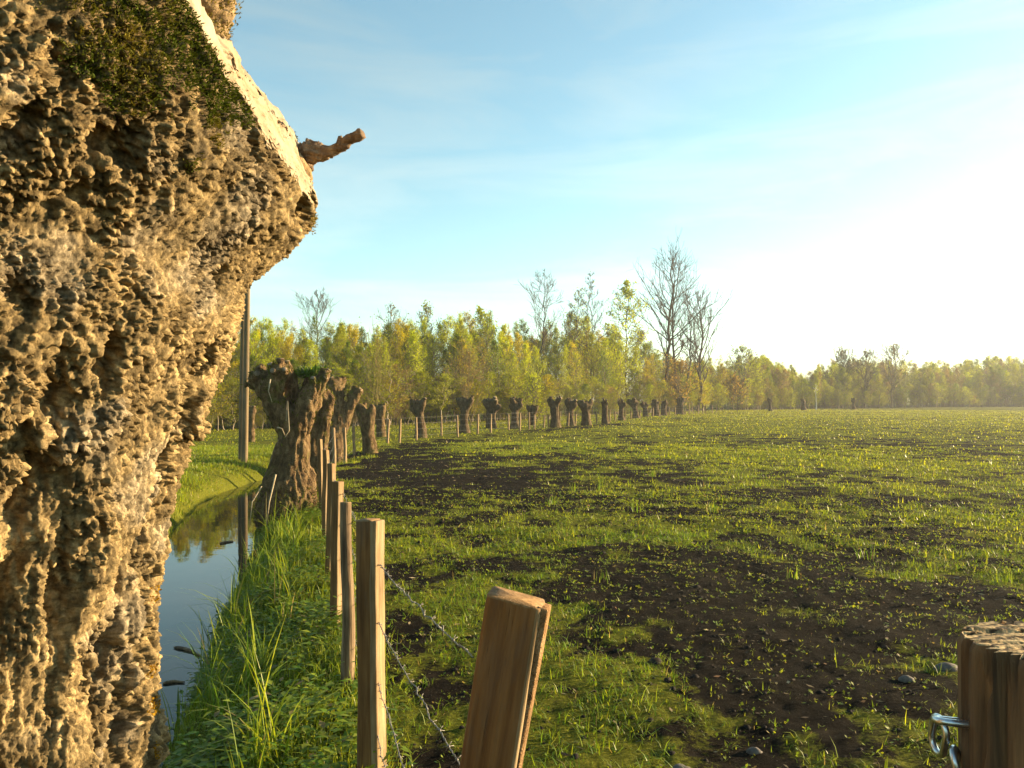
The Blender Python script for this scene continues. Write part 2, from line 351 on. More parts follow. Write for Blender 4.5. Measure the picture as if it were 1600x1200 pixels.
# ground: one sheet to the horizon, fine inside the view
aa = np.concatenate([np.linspace(-180, -44, 46, endpoint=False), np.linspace(-44, 44, 410), np.linspace(44, 180, 47)[1:]])
rr_ = np.concatenate([[.02, .3, .6, .9], np.geomspace(1.15, 160, 400), np.geomspace(175, 5000, 24)])
A_, R_ = np.meshgrid(np.radians(aa), rr_); gx, gy = (R_*np.sin(A_)).ravel(), (R_*np.cos(A_)).ravel()
gz = ground_z(gx, gy); gg = grass_amount(gx, gy)
nr, na = R_.shape; i = np.arange(nr-1)[:, None]*na; k = np.arange(na-1)[None]
q = np.stack([i+k, i+k+1, i+na+k+1, i+na+k], -1).reshape(-1, 4)
ground = obj('ground', mesh_np('ground', np.stack([gx, gy, gz], 1), None, M['ground'], smooth=True, quads=q, attrs={'grass': gg}))
tag(ground, 'muddy brown pasture with patchy grass reaching the far trees', kind='structure')
# water ribbon in the ditch
pw = DITCH; tw = np.gradient(pw, axis=0); tw /= np.linalg.norm(tw, axis=1, keepdims=True); nw = np.stack([-tw[:, 1], tw[:, 0]], 1)
us = np.linspace(-1.25, 1.25, 5)
wv_ = np.concatenate([np.c_[pw+nw*u, np.full(len(pw), WATER_Z)] for u in us]); n_ = len(pw)
wq = [[a*n_+b, (a+1)*n_+b, (a+1)*n_+b+1, a*n_+b+1] for a in range(4) for b in range(n_-1)]
tag(obj('water', mesh_np('water', wv_, None, M['water'], quads=wq)), 'still dark ditch water mirroring the sky and wood', kind='structure')
# narrow lane beyond the left bank
lp = np.array([(-60, 25.5), (-30, 27.5), (-17, 28.8), (-12.8, 30.2), (-14.5, 33), (-22, 37)], float)
tl = np.gradient(lp, axis=0); tl /= np.linalg.norm(tl, axis=1, keepdims=True); nl = np.stack([-tl[:, 1], tl[:, 0]], 1)
lv = np.concatenate([np.c_[lp+nl*1.1, np.full(6, .06)], np.c_[lp-nl*1.1, np.full(6, .06)], np.c_[lp+nl*1.3, np.full(6, -.3)], np.c_[lp-nl*1.3, np.full(6, -.3)]])
lq = []
for b in range(5): lq += [[b, b+1, 6+b+1, 6+b], [12+b, 12+b+1, b+1, b], [6+b, 6+b+1, 18+b+1, 18+b]]
tag(obj('lane', mesh_np('lane', lv, None, M['road'], quads=lq)), 'narrow grey asphalt lane behind the left bank', kind='structure')

# ------------------------------------------------------------------ the big near willow on the left
PHI, DW = R(-41), 1.7
AX = np.array([DW*math.sin(PHI), DW*math.cos(PHI)])
sil = [(345, 0), (372, 50), (395, 100), (430, 170), (455, 220), (475, 280), (500, 345), (470, 382), (420, 430), (402, 452), (398, 480), (385, 530), (355, 590), (335, 640), (300, 700), (285, 760),
       (265, 810), (250, 870), (246, 920), (243, 1000), (245, 1100), (250, 1200)]
tz, tr = [], []
for x, y in sil:
    ph = math.atan((x-800)/FOC); dl = ph-PHI; tz.append(CAM_H-(y-HOR)*DW*math.cos(dl)*math.cos(ph)/FOC); tr.append(DW*math.sin(dl))
tz, tr = np.array(tz)[::-1], np.array(tr)[::-1]
def r_right(z):
    k = tz < 2.04
    zz = np.concatenate([[-.3, 0, .25, .6], tz[k], [2.12, 2.22, 2.34, 2.46, 2.58, 2.68, 2.74]])
    rr = np.concatenate([[.80, .70, .60, .53], tr[k]-.022, [.79, .80, .70, .61, .52, .36, .05]])
    return np.interp(z, zz, rr)
def r_left(z): return np.interp(z, [-.3, 0, .3, .8, 1.3, 1.7, 2.0, 2.3, 2.5, 2.65, 2.74], [.80, .70, .58, .50, .49, .54, .58, .58, .5, .34, .05])
th = np.concatenate([np.linspace(-210, -40, 40, endpoint=False), np.linspace(-40, 8, 40, endpoint=False), np.linspace(8, 98, 375, endpoint=False), np.linspace(98, 150, 60)])
zz_ = np.concatenate([np.linspace(-.3, .9, 70, endpoint=False), np.linspace(.9, 2.5, 645, endpoint=False), np.linspace(2.5, 2.74, 50)])
TH, ZZ = np.meshgrid(np.radians(th), zz_)
wr = .5+.5*np.cos(TH-R(78)); wr = wr**1.2
def base_pos(TH, ZZ):
    rad = r_left(ZZ)*(1-wr)+r_right(ZZ)*wr
    az = np.pi+PHI-TH                               # theta 0 faces the camera, grows to the right
    return np.stack([AX[0]+rad*np.sin(az), AX[1]+rad*np.cos(az), ZZ], -1)
P = base_pos(TH, ZZ)
du = np.gradient(P, axis=1); dv = np.gradient(P, axis=0); N = np.cross(du, dv); N /= np.linalg.norm(N, axis=2, keepdims=True)+1e-9
if (N[400, 300, :2]@(P[400, 300, :2]-AX)) < 0: N = -N
p = P.reshape(-1, 3); nn = N.reshape(-1, 3)
low = 1-sstep(1.45, 1.95, p[:, 2])                 # furrowed low down, cobbled higher up
warp = np.stack([fbm(p*7, 3, 61), fbm(p*7+5, 3, 62), fbm(p*7+9, 3, 63)], 1)
pw_ = p+.028*warp
zt = np.linspace(-.4, 2.9, 400); zi = np.cumsum(1-.62*(1-sstep(1.45, 1.95, zt)))*(zt[1]-zt[0])   # vertical stretch of the bark cells, integrated
def stz(a): b = a.copy(); b[:, 2] = np.interp(a[:, 2], zt, zi); return b
h = (.026+.012*low)*fbm(p*np.array([5, 5, 4.]), 3, 71)
def crumbs(q, seed, gap):
    a1, a2, cd = worley(q, seed, True); return np.clip((a2-a1)/gap, 0, 1)*(.5+.5*cd)+.16*np.clip(1-a1*1.3, 0, 1), cd
f1, f2 = worley(stz(pw_)*15, 72); h += (.011+.014*low)*(np.clip(.95-f1, 0, 1)-.35)*1.3
rg = np.abs(fbm(p*np.array([12, 12, 1.7])+.10*warp, 3, 75)); h += low*.056*(np.minimum(rg*2.6, 1)-.6)
pit = fbm(p*np.array([11, 11, 8.]), 3, 77); h -= (.030+.012*low)*sstep(.14, .45, pit)
back = sstep(R(110), R(150), np.abs(TH.ravel()-R(40))); damp = (1-.6*back)*(1-sstep(2.62, 2.72, p[:, 2]))
p0_ = p.copy(); p = p+nn*(h*damp)[:, None]
G_ = p.reshape(P.shape); N = np.cross(np.gradient(G_, axis=1), np.gradient(G_, axis=0)); N /= np.linalg.norm(N, axis=2, keepdims=True)+1e-9
for _ in range(3):                                   # soften the new normals before the crumbs go on
    N[1:-1, 1:-1] = (N[1:-1, 1:-1]*2+N[:-2, 1:-1]+N[2:, 1:-1]+N[1:-1, :-2]+N[1:-1, 2:])/6
N /= np.linalg.norm(N, axis=2, keepdims=True)+1e-9; n2_ = N.reshape(-1, 3); n2_ *= np.sign((n2_*nn).sum(1, keepdims=True)+1e-9); nn = .35*nn+.65*n2_; nn /= np.linalg.norm(nn, axis=1, keepdims=True)
w2 = np.stack([fbm(p*45, 3, 64), fbm(p*45+3, 3, 65), fbm(p*45+6, 3, 66)], 1)
c1, id1 = crumbs(stz(p+.012*warp+.007*w2)*46, 73, .34); am = .5+.9*sstep(-.3, .35, fbm(p*8+1, 3, 81)); h = (.0072+.002*low)*am*(c1-.5)
c2, id2 = crumbs(stz(p+.004*warp+.007*w2)*np.array([112, 112, 112.]), 74, .34); am2 = .3+1.1*sstep(-.3, .3, fbm(p*13+7, 3, 82)); h += .0094*am2*(c2-.5)
c3, id3 = crumbs((p+.003*w2)*205, 79, .4); h += .0036*(c3-.5)
h += .0030*fbm(p*70, 3, 86)+.0020*fbm(p*190, 2, 78)
smoothy = sstep(.15, .4, fbm(p*6+3, 3, 83)); 
tone = (.40+.95*id2)*(.65+.7*id1)*(.65+.7*id3)*(1+.5*fbm(p*4, 3, 84))
grey = sstep(.1, .5, fbm(p*9+2, 4, 85))*.55
bark_c = (np.array([[.19, .138, .066]])*(1-grey[:, None])+np.array([[.225, .195, .15]])*grey[:, None])*np.clip(tone, .25, 1.9)[:, None]
p = p+nn*(h*damp)[:, None]
# two saw cuts through the right shoulder
v_ = np.array([math.sin(R(-16)), math.cos(R(-16)), 0]); r_ = np.array([v_[1], -v_[0], 0]); z_ = np.array([0, 0, 1.])
def img_pt(px, py, d): return np.array([(px-800)*d/FOC, d, CAM_H-(py-HOR)*d/FOC])
cutm = np.zeros(len(p), np.int32)
for ci, (a, b, tilt, lo, hi) in enumerate([((322, 40), (437, 186), 14.5, 2.245, 9), ((428, 168), (507, 345), 12.5, 0, 2.275)]):
    dx, dy = b[0]-a[0], b[1]-a[1]; ln = math.hypot(dx, dy); ni = (-dy/-ln)*r_+(dx/ln)*z_
    n_c = math.cos(R(tilt))*ni-math.sin(R(tilt))*v_; c0 = img_pt(*((a[0]+b[0])/2, (a[1]+b[1])/2), 1.52)
    e = (p-c0)@n_c + .014*fbm(p*np.array([11, 11, 11.]), 3, 90+ci)+.005*fbm(p*np.array([50, 50, 18.]), 3, 93+ci)
    m = (e > 0) & (p[:, 2] > lo) & (p[:, 2] < hi) & (TH.ravel() > R(15)) & (p[:, 2] > 2.0)
    p[m] -= np.outer(e[m]*.97-.006*fbm(p[m]*np.array([40, 40, 9.]), 3, 94), n_c); cutm[m] = ci+1
    p[m] += .0025*fbm(p[m]*np.array([60, 60, 14.]), 3, 95)[:, None]*n_c
nr, na = TH.shape; i = np.arange(nr-1)[:, None]*na; k = np.arange(na-1)[None]
q = np.stack([i+k, i+k+1, i+na+k+1, i+na+k], -1).reshape(-1, 4)
cq = (cutm[q] > 0).sum(1) >= 3
ORG = np.array([AX[0], AX[1], 0.])
near_willow = obj('pollard_willow', None, loc=tuple(ORG))
tag(near_willow, 'huge pollard trunk with craggy sunlit bark filling the left edge', 'willow', 'pollard willows')
def sub(qs, name, m, par):
    u, inv = np.unique(qs, return_inverse=True)
    return obj(name, mesh_np(name, p[u]-ORG, None, m, bark_c[u], smooth=(name != 'trunk'), quads=inv.reshape(-1, 4)), par)
tag(sub(q[~cq], 'trunk', M['crag'], near_willow), 'craggy tan bark')
for ci in (1, 2):
    sel = cq & (np.max(cutm[q], axis=1) == ci)
    if sel.any(): tag(sub(q[sel], 'cut_face', M['cut'], near_willow), 'pale fresh saw cut')
# dead snag sticking out behind the cut
sp = [(440, 285, 1.66), (458, 258, 1.66), (480, 240, 1.65), (505, 238, 1.64), (525, 230, 1.63), (545, 215, 1.62), (565, 206, 1.61)]
tt = np.linspace(0, 6, 80); sv = np.array([img_pt(*s) for s in sp]); sv = np.stack([np.interp(tt, np.arange(7), sv[:, k]) for k in range(3)], 1)
V, F = sweep(sv, np.interp(tt, [0, 1, 2, 3, 4, 6], [.045, .032, .026, .017, .013, .0095]), 32, .35, 5)
V = roughen(V, 80, 32, .5, np.array([45, 45, 260.]), 15)
snag = obj('branch_stub', mesh_np('branch_stub', V-ORG, F, M['branch']), near_willow)
V, F = merge([sweep([img_pt(528, 222, 1.63), img_pt(530, 212, 1.63), img_pt(533, 211, 1.63)], [.007, .006, .003], 8, .4, 6)])
obj('bud', mesh_np('bud', V-ORG, F, M['branch'], smooth=True), snag)
sp = [(452, 258, 1.62), (466, 268, 1.62), (476, 272, 1.62), (484, 281, 1.62)]
V, F = sweep([img_pt(*s) for s in sp], [.03, .024, .017, .006], 14, .6, 8)
obj('bark_knob', mesh_np('bark_knob', V-ORG, F, M['bark_near'], smooth=True), near_willow)
def fronds(base, nrm, ln, wd, cols):
    n = len(base); j = rng.normal(0, .75, (n, 3)); d = nrm+j; d /= np.linalg.norm(d, axis=1, keepdims=True)
    d[:, 2] += .15; s = np.cross(d, rng.normal(0, 1, (n, 3))); s /= np.linalg.norm(s, axis=1, keepdims=True)+1e-9
    ln = ln[:, None]; wd = wd[:, None]
    V = np.stack([base-s*wd*.4, base+d*ln*.55+s*wd, base+d*ln+nrm*ln*.1, base+d*ln*.55-s*wd], 1).reshape(-1, 3)
    F = (np.array([[0, 1, 2], [0, 2, 3]])[None]+(np.arange(n)*4)[:, None, None]).reshape(-1, 3)
    return V, F, np.repeat(cols, 4, 0)
# swollen knuckle above the upper cut
V, F = sweep([img_pt(*s_) for s_ in [(290, 95, 1.47), (314, 52, 1.48), (326, 20, 1.48), (326, -20, 1.48), (310, -70, 1.48)]], [.03, .042, .045, .042, .02], 40, .45, 14)
kp = [img_pt(*s_) for s_ in [(290, 95, 1.47), (314, 52, 1.48), (326, 20, 1.48), (326, -20, 1.48), (310, -70, 1.48)]]; kt = np.linspace(0, 4, 60); kp = np.stack([np.interp(kt, np.arange(5), np.array(kp)[:, j]) for j in range(3)], 1)
V, F = sweep(kp, np.interp(kt, np.arange(5), [.024, .032, .035, .034, .02]), 64, .3, 14); V = roughen(V, 60, 64, .45, 75, 16); kc = np.array([[.2, .14, .075]])*(1+.6*fbm(V*40, 3, 17))[:, None]
obj('knuckle', mesh_np('knuckle', V-ORG, F, M['crag'], kc), near_willow)
kn_c = rng.choice(len(V), 5000); a, b, c = fronds(V[kn_c]+rng.normal(0, .006, (5000, 3))-ORG, np.tile([[.5, -.4, .5]], (5000, 1)), rng.uniform(.003, .008, 5000), rng.uniform(.0006, .0015, 5000), np.array([[.12, .10, .02]])*rng.uniform(.4, 1.5, (5000, 1)))
tag(obj('moss', mesh_np('moss', a, b, M['moss'], c), near_willow), 'olive moss on the knuckle', kind='stuff')
# moss fronds on the shoulder
def in_poly(x, y, poly):
    c = np.zeros(len(x), bool); n = len(poly)
    for a in range(n):
        (x1, y1), (x2, y2) = poly[a], poly[(a+1) % n]
        hit = ((y1 > y) != (y2 > y)) & (x < (x2-x1)*(y-y1)/(y2-y1+1e-9)+x1); c ^= hit
    return c
ppx = 800+FOC*p[:, 0]/np.maximum(p[:, 1], .05); ppy = HOR-(p[:, 2]-CAM_H)*FOC/np.maximum(p[:, 1], .05)
jit = 26*fbm(p*14, 3, 101); jit2 = 26*fbm(p*14+4, 3, 102)
main = in_poly(ppx+jit, ppy+jit2, [(60, -300), (420, -300), (372, 48), (322, 52), (352, 92), (395, 168), (392, 200), (330, 192), (285, 205), (240, 176), (150, 165), (118, 80)])
lips = (np.hypot(ppx-497, ppy-350) < 16) | (np.hypot(ppx-450, ppy-212) < 18)
vis = (TH.ravel() > R(0)) & (TH.ravel() < R(125)) & (cutm == 0)
dens = fbm(p*22, 3, 103)
halo = in_poly(ppx+jit*2.4, ppy+jit2*2.4, [(20, -300), (420, -300), (372, 48), (322, 52), (400, 170), (398, 225), (330, 230), (280, 245), (220, 215), (110, 190), (60, 90)])
cand = np.where(vis & ((main & (dens > -.28)) | lips | (halo & (dens > .16))))[0]
nm = 52000; ci = rng.choice(cand, nm); 
pj = p[ci]+rng.normal(0, .0022, (nm, 3)); t = rng.random((nm, 1)); patch = sstep(-.2, .35, fbm(pj*9, 3, 104))[:, None]
mc = (np.array([[.045, .062, .009]])*(1-patch)+np.array([[.20, .15, .03]])*patch)*(.5+1.0*t)
V, F, C = fronds(pj-ORG, nn[ci], rng.uniform(.003, .0075, nm), rng.uniform(.0006, .0014, nm), mc)
tag(obj('moss', mesh_np('moss', V, F, M['moss'], C), near_willow), 'dark green moss cushions', kind='stuff')
# mustard lichen spots on the trunk's right edge
lich = []
for (lx, ly) in [(246, 925), (243, 1040), (250, 1170), (248, 1100)]:
    cnd = np.where(vis & (np.hypot(ppx-lx+3, (ppy-ly)*.6) < 9))[0]
    if len(cnd):
        c_ = rng.choice(cnd, 260); lich.append(fronds(p[c_]-ORG, nn[c_], rng.uniform(.002, .006, 260), rng.uniform(.002, .004, 260), np.tile([[.30, .17, .015]], (260, 1))*rng.uniform(.6, 1.2, (260, 1))))
if lich:
    V, F = merge([(a, b) for a, b, c in lich]); tag(obj('lichen', mesh_np('lichen', V, F, M['moss'], np.concatenate([c for a, b, c in lich])), near_willow), 'mustard yellow lichen specks', kind='stuff')

# ------------------------------------------------------------------ the other pollards
def capsule(p0, r0, p1, r1, sides=14):
    p0, p1 = np.asarray(p0, float), np.asarray(p1, float); d = p1-p0; L_ = np.linalg.norm(d); d = d/L_
    pts, rad = [], []
    for a in (-1, -.8, -.45): pts.append(p0+d*r0*a); rad.append(max(r0*math.sqrt(1-a*a), .002))
    for t in np.linspace(0, 1, 6): pts.append(p0+d*L_*t); rad.append(r0+(r1-r0)*t)
    for a in (.45, .8, 1): pts.append(p1+d*r1*a); rad.append(max(r1*math.sqrt(1-a*a), .002))
    return sweep(pts, rad, sides)
def blob(caps, voxel, seed, bark=1.0, fine=True):
    """limbs fused into one surface, then given bark relief"""
    V, F = merge([capsule(*c) for c in caps])
    me = mesh_np('tmp', V, F, M['bark']); o = obj('tmp', me)
    md = o.modifiers.new('r', 'REMESH'); md.mode = 'VOXEL'; md.voxel_size = voxel
    sm = o.modifiers.new('s', 'SMOOTH'); sm.factor = .5; sm.iterations = 3
    ev = o.evaluated_get(bpy.context.evaluated_depsgraph_get()); m2 = ev.to_mesh()
    nv = len(m2.vertices); co = np.empty(nv*3, np.float32); m2.vertices.foreach_get('co', co); co = co.reshape(-1, 3)
    no = np.empty(nv*3, np.float32); m2.vertices.foreach_get('normal', no); no = no.reshape(-1, 3)
    fq = np.array([list(f.vertices) for f in m2.polygons if len(f.vertices) == 4], np.int32)
    ev.to_mesh_clear(); bpy.data.objects.remove(o); bpy.data.meshes.remove(me)
    q = co+seed*3.7
    h = -.01+.055*fbm(q*np.array([3.2, 3.2, 2.0]), 3, seed)+.045*(np.minimum(np.abs(fbm(q*np.array([9, 9, 2.2]), 3, seed+2))*2.8, 1)-.5)
    if fine:
        f1, f2 = worley(q*np.array([26, 26, 12.]), seed+4); h = h+.022*(np.clip(1-f1, 0, 1)-.4)
    return co+no*(bark*h)[:, None], fq
def stub_mesh(p0, p1, r, seed):
    p0, p1 = np.asarray(p0, float), np.asarray(p1, float); p1 = p0+(p1-p0)*.85; P_ = [p0+(p1-p0)*t for t in np.linspace(0, 1, 5)]
    V, F = sweep(P_, [r*1.15, r*1.05, r*.95, r*1.05, r], 9, .5, seed)
    mi = np.zeros(len(F), int); mi[-9:] = 1
    return V, F, mi
def pollard(label, base, caps, stubs, voxel, seed, mt, bark=1.0, moss=0, shoots=(), fine=True):
    root = obj('pollard_willow', None, loc=base); tag(root, label, 'willow', 'pollard willows')
    rk = np.random.default_rng(seed+900); caps = list(caps)
    for a, b, r in stubs:                                   # swollen knuckles round every stub
        a, b = np.asarray(a), np.asarray(b); caps.append((a-(b-a)*.4, r*1.7, a+(b-a)*.35, r*1.35))
        o_ = rk.uniform(-r*.8, r*.8, 3); caps.append((a-(b-a)*.5+o_, r*1.2, a+(b-a)*.2+o_*1.5, r*rk.uniform(.7, 1.2)))
    V, Q = blob(caps, voxel, seed, bark, fine)
    obj('trunk', mesh_np('trunk', V, None, mt, smooth=True, quads=Q), root)
    for k, (a, b, r) in enumerate(stubs):
        v, f, mi = stub_mesh(a, b, r, seed+k); obj('branch_stub', mesh_np('branch_stub', v, f, [mt, M['old_cut']], mat_idx=mi), root)
    for k, (pts, r) in enumerate(shoots):
        v, f = sweep(pts, np.linspace(r, r*.4, len(pts)), 6); obj('root_shoot', mesh_np('root_shoot', v, f, M['twigpale']), root)
    if moss:
        w_ = np.clip(V[:, 2]/V[:, 2].max(), 0, 1)**2+.9*(V[:, 2] < .5); c_ = rng.choice(len(V), moss, p=w_/w_.sum())
        nrm = np.zeros((moss, 3)); nrm[:, 2] = .6; nrm[:, :2] = V[c_, :2]; nrm /= np.linalg.norm(nrm, axis=1, keepdims=True)+1e-6
        col = np.array([[.085, .085, .014]])*rng.uniform(.5, 1.5, (moss, 1))
        a, b, c = fronds(V[c_], nrm, rng.uniform(.03, .08, moss), rng.uniform(.006, .014, moss), col)
        tag(obj('moss', mesh_np('moss', a, b, M['moss'], c), root), 'olive moss tufts', kind='stuff')
    return root
M['old_cut'] = wood_mat('weathered_cut', (.12, .085, .05), (.22, .16, .10), (.32, .25, .17), 1.5, .003, .5)
M['twigpale'] = wood_mat('pale_twig', (.25, .18, .1), (.36, .28, .17), (.45, .37, .25), 1.0, .001, .2)
# the big forked pollard on the bank
d1 = 12.9; u1 = d1/FOC; b1 = at(452, d1); b1.z = float(ground_z(b1.x, b1.y)[0])-.03
def q1(px, py, dy=0.0): return np.array([(px-452)*u1, dy, (792-py)*u1])
caps = [(q1(450, 800), .47, q1(452, 752), .44), (q1(425, 790, -.15), .24, q1(440, 735, -.05), .26), (q1(480, 795, -.1), .22, q1(470, 730), .26), (q1(452, 752), .40, q1(456, 700), .30), (q1(456, 700), .30, q1(460, 648), .235),
        (q1(453, 650), .24, q1(422, 596, -.05), .19), (q1(422, 596, -.05), .19, q1(410, 578, .0), .18), (q1(415, 585), .2, q1(396, 582), .09), (q1(442, 615, .25), .22, q1(440, 568, .3), .16),
        (q1(470, 655, -.06), .19, q1(488, 600, -.06), .15), (q1(488, 600, -.06), .15, q1(506, 570, .0), .10), (q1(478, 610, .3), .2, q1(480, 575, .38), .15), (q1(430, 590, -.1), .2, q1(438, 562, -.12), .14), (q1(402, 575), .14, q1(406, 560, .1), .10)]
stubs = [(q1(408, 566, .05), q1(403, 553, .02), .055), (q1(426, 566), q1(424, 549, -.08), .06), (q1(440, 560, -.1), q1(441, 541, -.12), .065), (q1(449, 562), q1(449, 545, -.05), .05), (q1(436, 568, -.22), q1(434, 562, -.33), .05),
         (q1(450, 566, -.18), q1(452, 560, -.28), .045), (q1(400, 572, -.1), q1(410, 567, -.26), .05), (q1(503, 574), q1(506, 556), .05), (q1(508, 570), q1(515, 559), .045), (q1(495, 585, -.1), q1(493, 572, -.2), .04), (q1(505, 580, -.05), q1(513, 572, -.12), .035),
         (q1(482, 575, .3), q1(484, 562, .3), .06), (q1(392, 583), q1(388, 583), .05)]
shoots = [([q1(459, 640, -.42), q1(461, 610, -.43), q1(463, 655, -.40), q1(457, 665, -.42)], .012), ([q1(433, 577, -.36), q1(430, 595, -.36), q1(436, 612, -.37)], .011), ([q1(446, 720, -.5), q1(440, 760, -.62), q1(437, 795, -.66)], .014),
          ([q1(425, 738, -.5), q1(414, 760, -.6), q1(411, 795, -.62)], .012), ([q1(444, 650, -.36), q1(452, 652, -.4), q1(456, 662, -.38)], .012)]
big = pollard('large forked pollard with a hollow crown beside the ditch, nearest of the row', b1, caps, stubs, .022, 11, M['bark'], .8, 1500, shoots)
# crown sprouts
n_ = 260; sx = rng.uniform(462, 500, n_); V0 = np.array([q1(a, 566+rng.uniform(-2, 8), .2+rng.uniform(-.15, .15)) for a in sx])
a, b, c = fronds(V0, np.tile([[0, 0, 1.]], (n_, 1)), rng.uniform(.05, .14, n_), rng.uniform(.008, .02, n_), np.array([[.05, .10, .012]])*rng.uniform(.5, 1.5, (n_, 1)))
tag(obj('sprouts', mesh_np('sprouts', a, b, M['grass'], c), big), 'bright green sprouts in the crown', kind='stuff')
# second and third trunks behind it
def local(px, py, d, bx, by, dy=0.0): return np.array([(px-bx)*d/FOC, dy, (by-py)*d/FOC])
def simple(label, d, bx, by, spec, stubs_px, seed, voxel, mt, bark=.6, moss=0, fine=False):
    b = at(bx, d); b.z = float(ground_z(b.x, b.y)[0])-.04; z0 = HOR+(CAM_H-b.z)*FOC/d
    caps = [(local(x0, y0, d, bx, z0), r0*d/FOC, local(x1, y1, d, bx, z0), r1*d/FOC) for (x0, y0, r0, x1, y1, r1) in spec]
    st = [(local(x0, y0, d, bx, z0, dy), local(x1, y1, d, bx, z0, dy*1.5), r*d/FOC) for (x0, y0, x1, y1, r, dy) in stubs_px]
    return pollard(label, b, caps, st, voxel, seed, mt, bark, moss, (), fine)
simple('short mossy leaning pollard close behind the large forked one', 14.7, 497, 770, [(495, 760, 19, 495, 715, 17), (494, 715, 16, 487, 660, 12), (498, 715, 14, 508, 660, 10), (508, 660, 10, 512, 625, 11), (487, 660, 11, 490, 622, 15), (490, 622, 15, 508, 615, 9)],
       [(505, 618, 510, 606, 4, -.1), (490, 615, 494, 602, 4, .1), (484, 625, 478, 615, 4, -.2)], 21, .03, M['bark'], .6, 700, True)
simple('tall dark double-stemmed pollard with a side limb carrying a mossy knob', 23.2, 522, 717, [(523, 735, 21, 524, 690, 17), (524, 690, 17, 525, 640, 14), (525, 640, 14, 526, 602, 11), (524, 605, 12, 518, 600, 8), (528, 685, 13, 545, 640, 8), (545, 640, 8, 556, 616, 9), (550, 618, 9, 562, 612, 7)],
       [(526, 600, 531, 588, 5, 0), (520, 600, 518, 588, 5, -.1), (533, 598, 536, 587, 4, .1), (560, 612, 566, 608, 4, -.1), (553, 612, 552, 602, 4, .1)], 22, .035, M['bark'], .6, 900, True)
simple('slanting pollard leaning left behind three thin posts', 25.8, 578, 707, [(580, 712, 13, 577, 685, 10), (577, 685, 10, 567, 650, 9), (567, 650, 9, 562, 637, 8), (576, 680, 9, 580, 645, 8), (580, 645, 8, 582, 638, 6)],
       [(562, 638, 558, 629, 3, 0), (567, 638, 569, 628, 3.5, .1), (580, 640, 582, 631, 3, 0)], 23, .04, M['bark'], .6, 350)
simple('small bushy-topped pollard stump left of the spaced pollard row', 37.0, 594, 682, [(596, 684, 8, 594, 658, 7), (594, 658, 7, 588, 640, 7), (594, 655, 7, 598, 638, 6)],
       [(588, 640, 584, 631, 3, 0), (594, 640, 594, 629, 3, 0), (599, 638, 602, 629, 2.5, 0)], 24, .05, M['bark'], .6, 350)
row = [  # px, top row, base row, half-width of head, waist half-width, lean, label
    (657, 620, 684, 14, 9, -3, 'dark pollard with a round head leaning left, first of the spaced row'),
    (725, 617, 678, 13, 8, 0, 'narrow-waisted pollard with splayed roots, second of the spaced row'),
    (767, 620, 671, 17, 7.5, 1, 'wide vase-shaped pollard with a broad flat head, third of the spaced row'),
    (804, 619, 671, 11, 8, 0, 'stocky pollard with mossy right side, fourth of the spaced row'),
    (867, 618, 668, 11, 8, -1, 'pollard with a pointed knob on its head, fifth full-height one of the row'),
    (891, 621, 665, 10, 6.5, 0, 'pollard with lopsided head just left of a wide flat-headed one'),
    (915, 624, 664, 12, 7.5, 0, 'wide flat-headed pollard at the middle of the distant row'),
    (945, 621, 661, 6.5, 5, 0, 'slim pollard hemmed in by a cluster of fence posts'),
    (970, 622, 657, 6.5, 5, 0, 'slender upright pollard just right of the post cluster'),
    (993, 622, 654, 9, 5.5, -2, 'dark pollard whose head stretches to the right, far along the row'),
    (1008, 626, 652, 7, 4.5, 0, 'low pollard squeezed between two larger distant pollards'),
    (1024, 623, 650.5, 8, 6, 0, 'bulky grey-headed distant pollard before the last gap'),
    (1037, 624, 650, 6, 5, 0, 'distant pollard tight against the right of a bulky grey one'),
    (1062, 620, 648, 7, 6, 0, 'pale grey pollard standing alone at the end of the row'),
    (1203, 621, 642, 4, 3, 0, 'tiny pollard at the far hedge, left of a white birch trunk'),
    (1255, 623, 641, 5, 4, 0, 'tiny dark pollard at the far hedge, nearest left of the birch trunk'),
    (1333, 621, 640, 4.5, 3.5, 0, 'faint misty pollard stump before the far right hedge')]
for k, (px, yt, yb, hw, ww, lean, lab) in enumerate(row):
    d = dist_of(yb) if yb > 644 else {642: 122, 641: 130, 640: 138}[yb]
    rs = random.Random(300+k); H_ = yb-yt; w_ = ww*rs.uniform(.72, 1.08); lean = lean+rs.uniform(-.22, .22)*hw
    spec = [(px+1, yb+1, ww*1.25, px, yb-H_*.3, w_), (px, yb-H_*.3, w_, px+lean*.5, yb-H_*.6, w_*rs.uniform(.8, 1.15))]
    for sx in (-1, 1): spec.append((px+sx*ww*.6, yb+1, ww*.5, px, yb-H_*.22, ww*.55))
    top = yb-H_*.83
    for sx in np.linspace(-1, 1, 3 if hw > 9 else 2):
        spec.append((px+lean*.5, yb-H_*.55, w_*.75, px+lean+sx*hw*.62*rs.uniform(.75, 1.2), top+rs.uniform(-.05, .14)*H_, hw*rs.uniform(.3, .54)))
    st = []
    for j in range(6 if hw > 9 else 4):
        a = rs.uniform(-1, 1); st.append((px+lean+a*hw*.75, top-hw*.12, px+lean+a*hw*1.0, yt+rs.uniform(-1, 4), hw*.17, rs.uniform(-.3, .2)))
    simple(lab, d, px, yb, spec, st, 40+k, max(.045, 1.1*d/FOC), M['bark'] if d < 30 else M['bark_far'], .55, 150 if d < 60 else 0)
simple('low bushy pollard stump set back behind the row, right of a stocky one', 56, 832, 660, [(832, 662, 5, 832, 645, 5), (832, 647, 5, 828, 638, 5), (832, 647, 5, 837, 638, 5)],
       [(826, 638, 823, 632, 2, 0), (832, 638, 833, 631, 2, 0), (838, 638, 841, 633, 2, 0)], 71, .06, M['bark_far'], .6, 300)
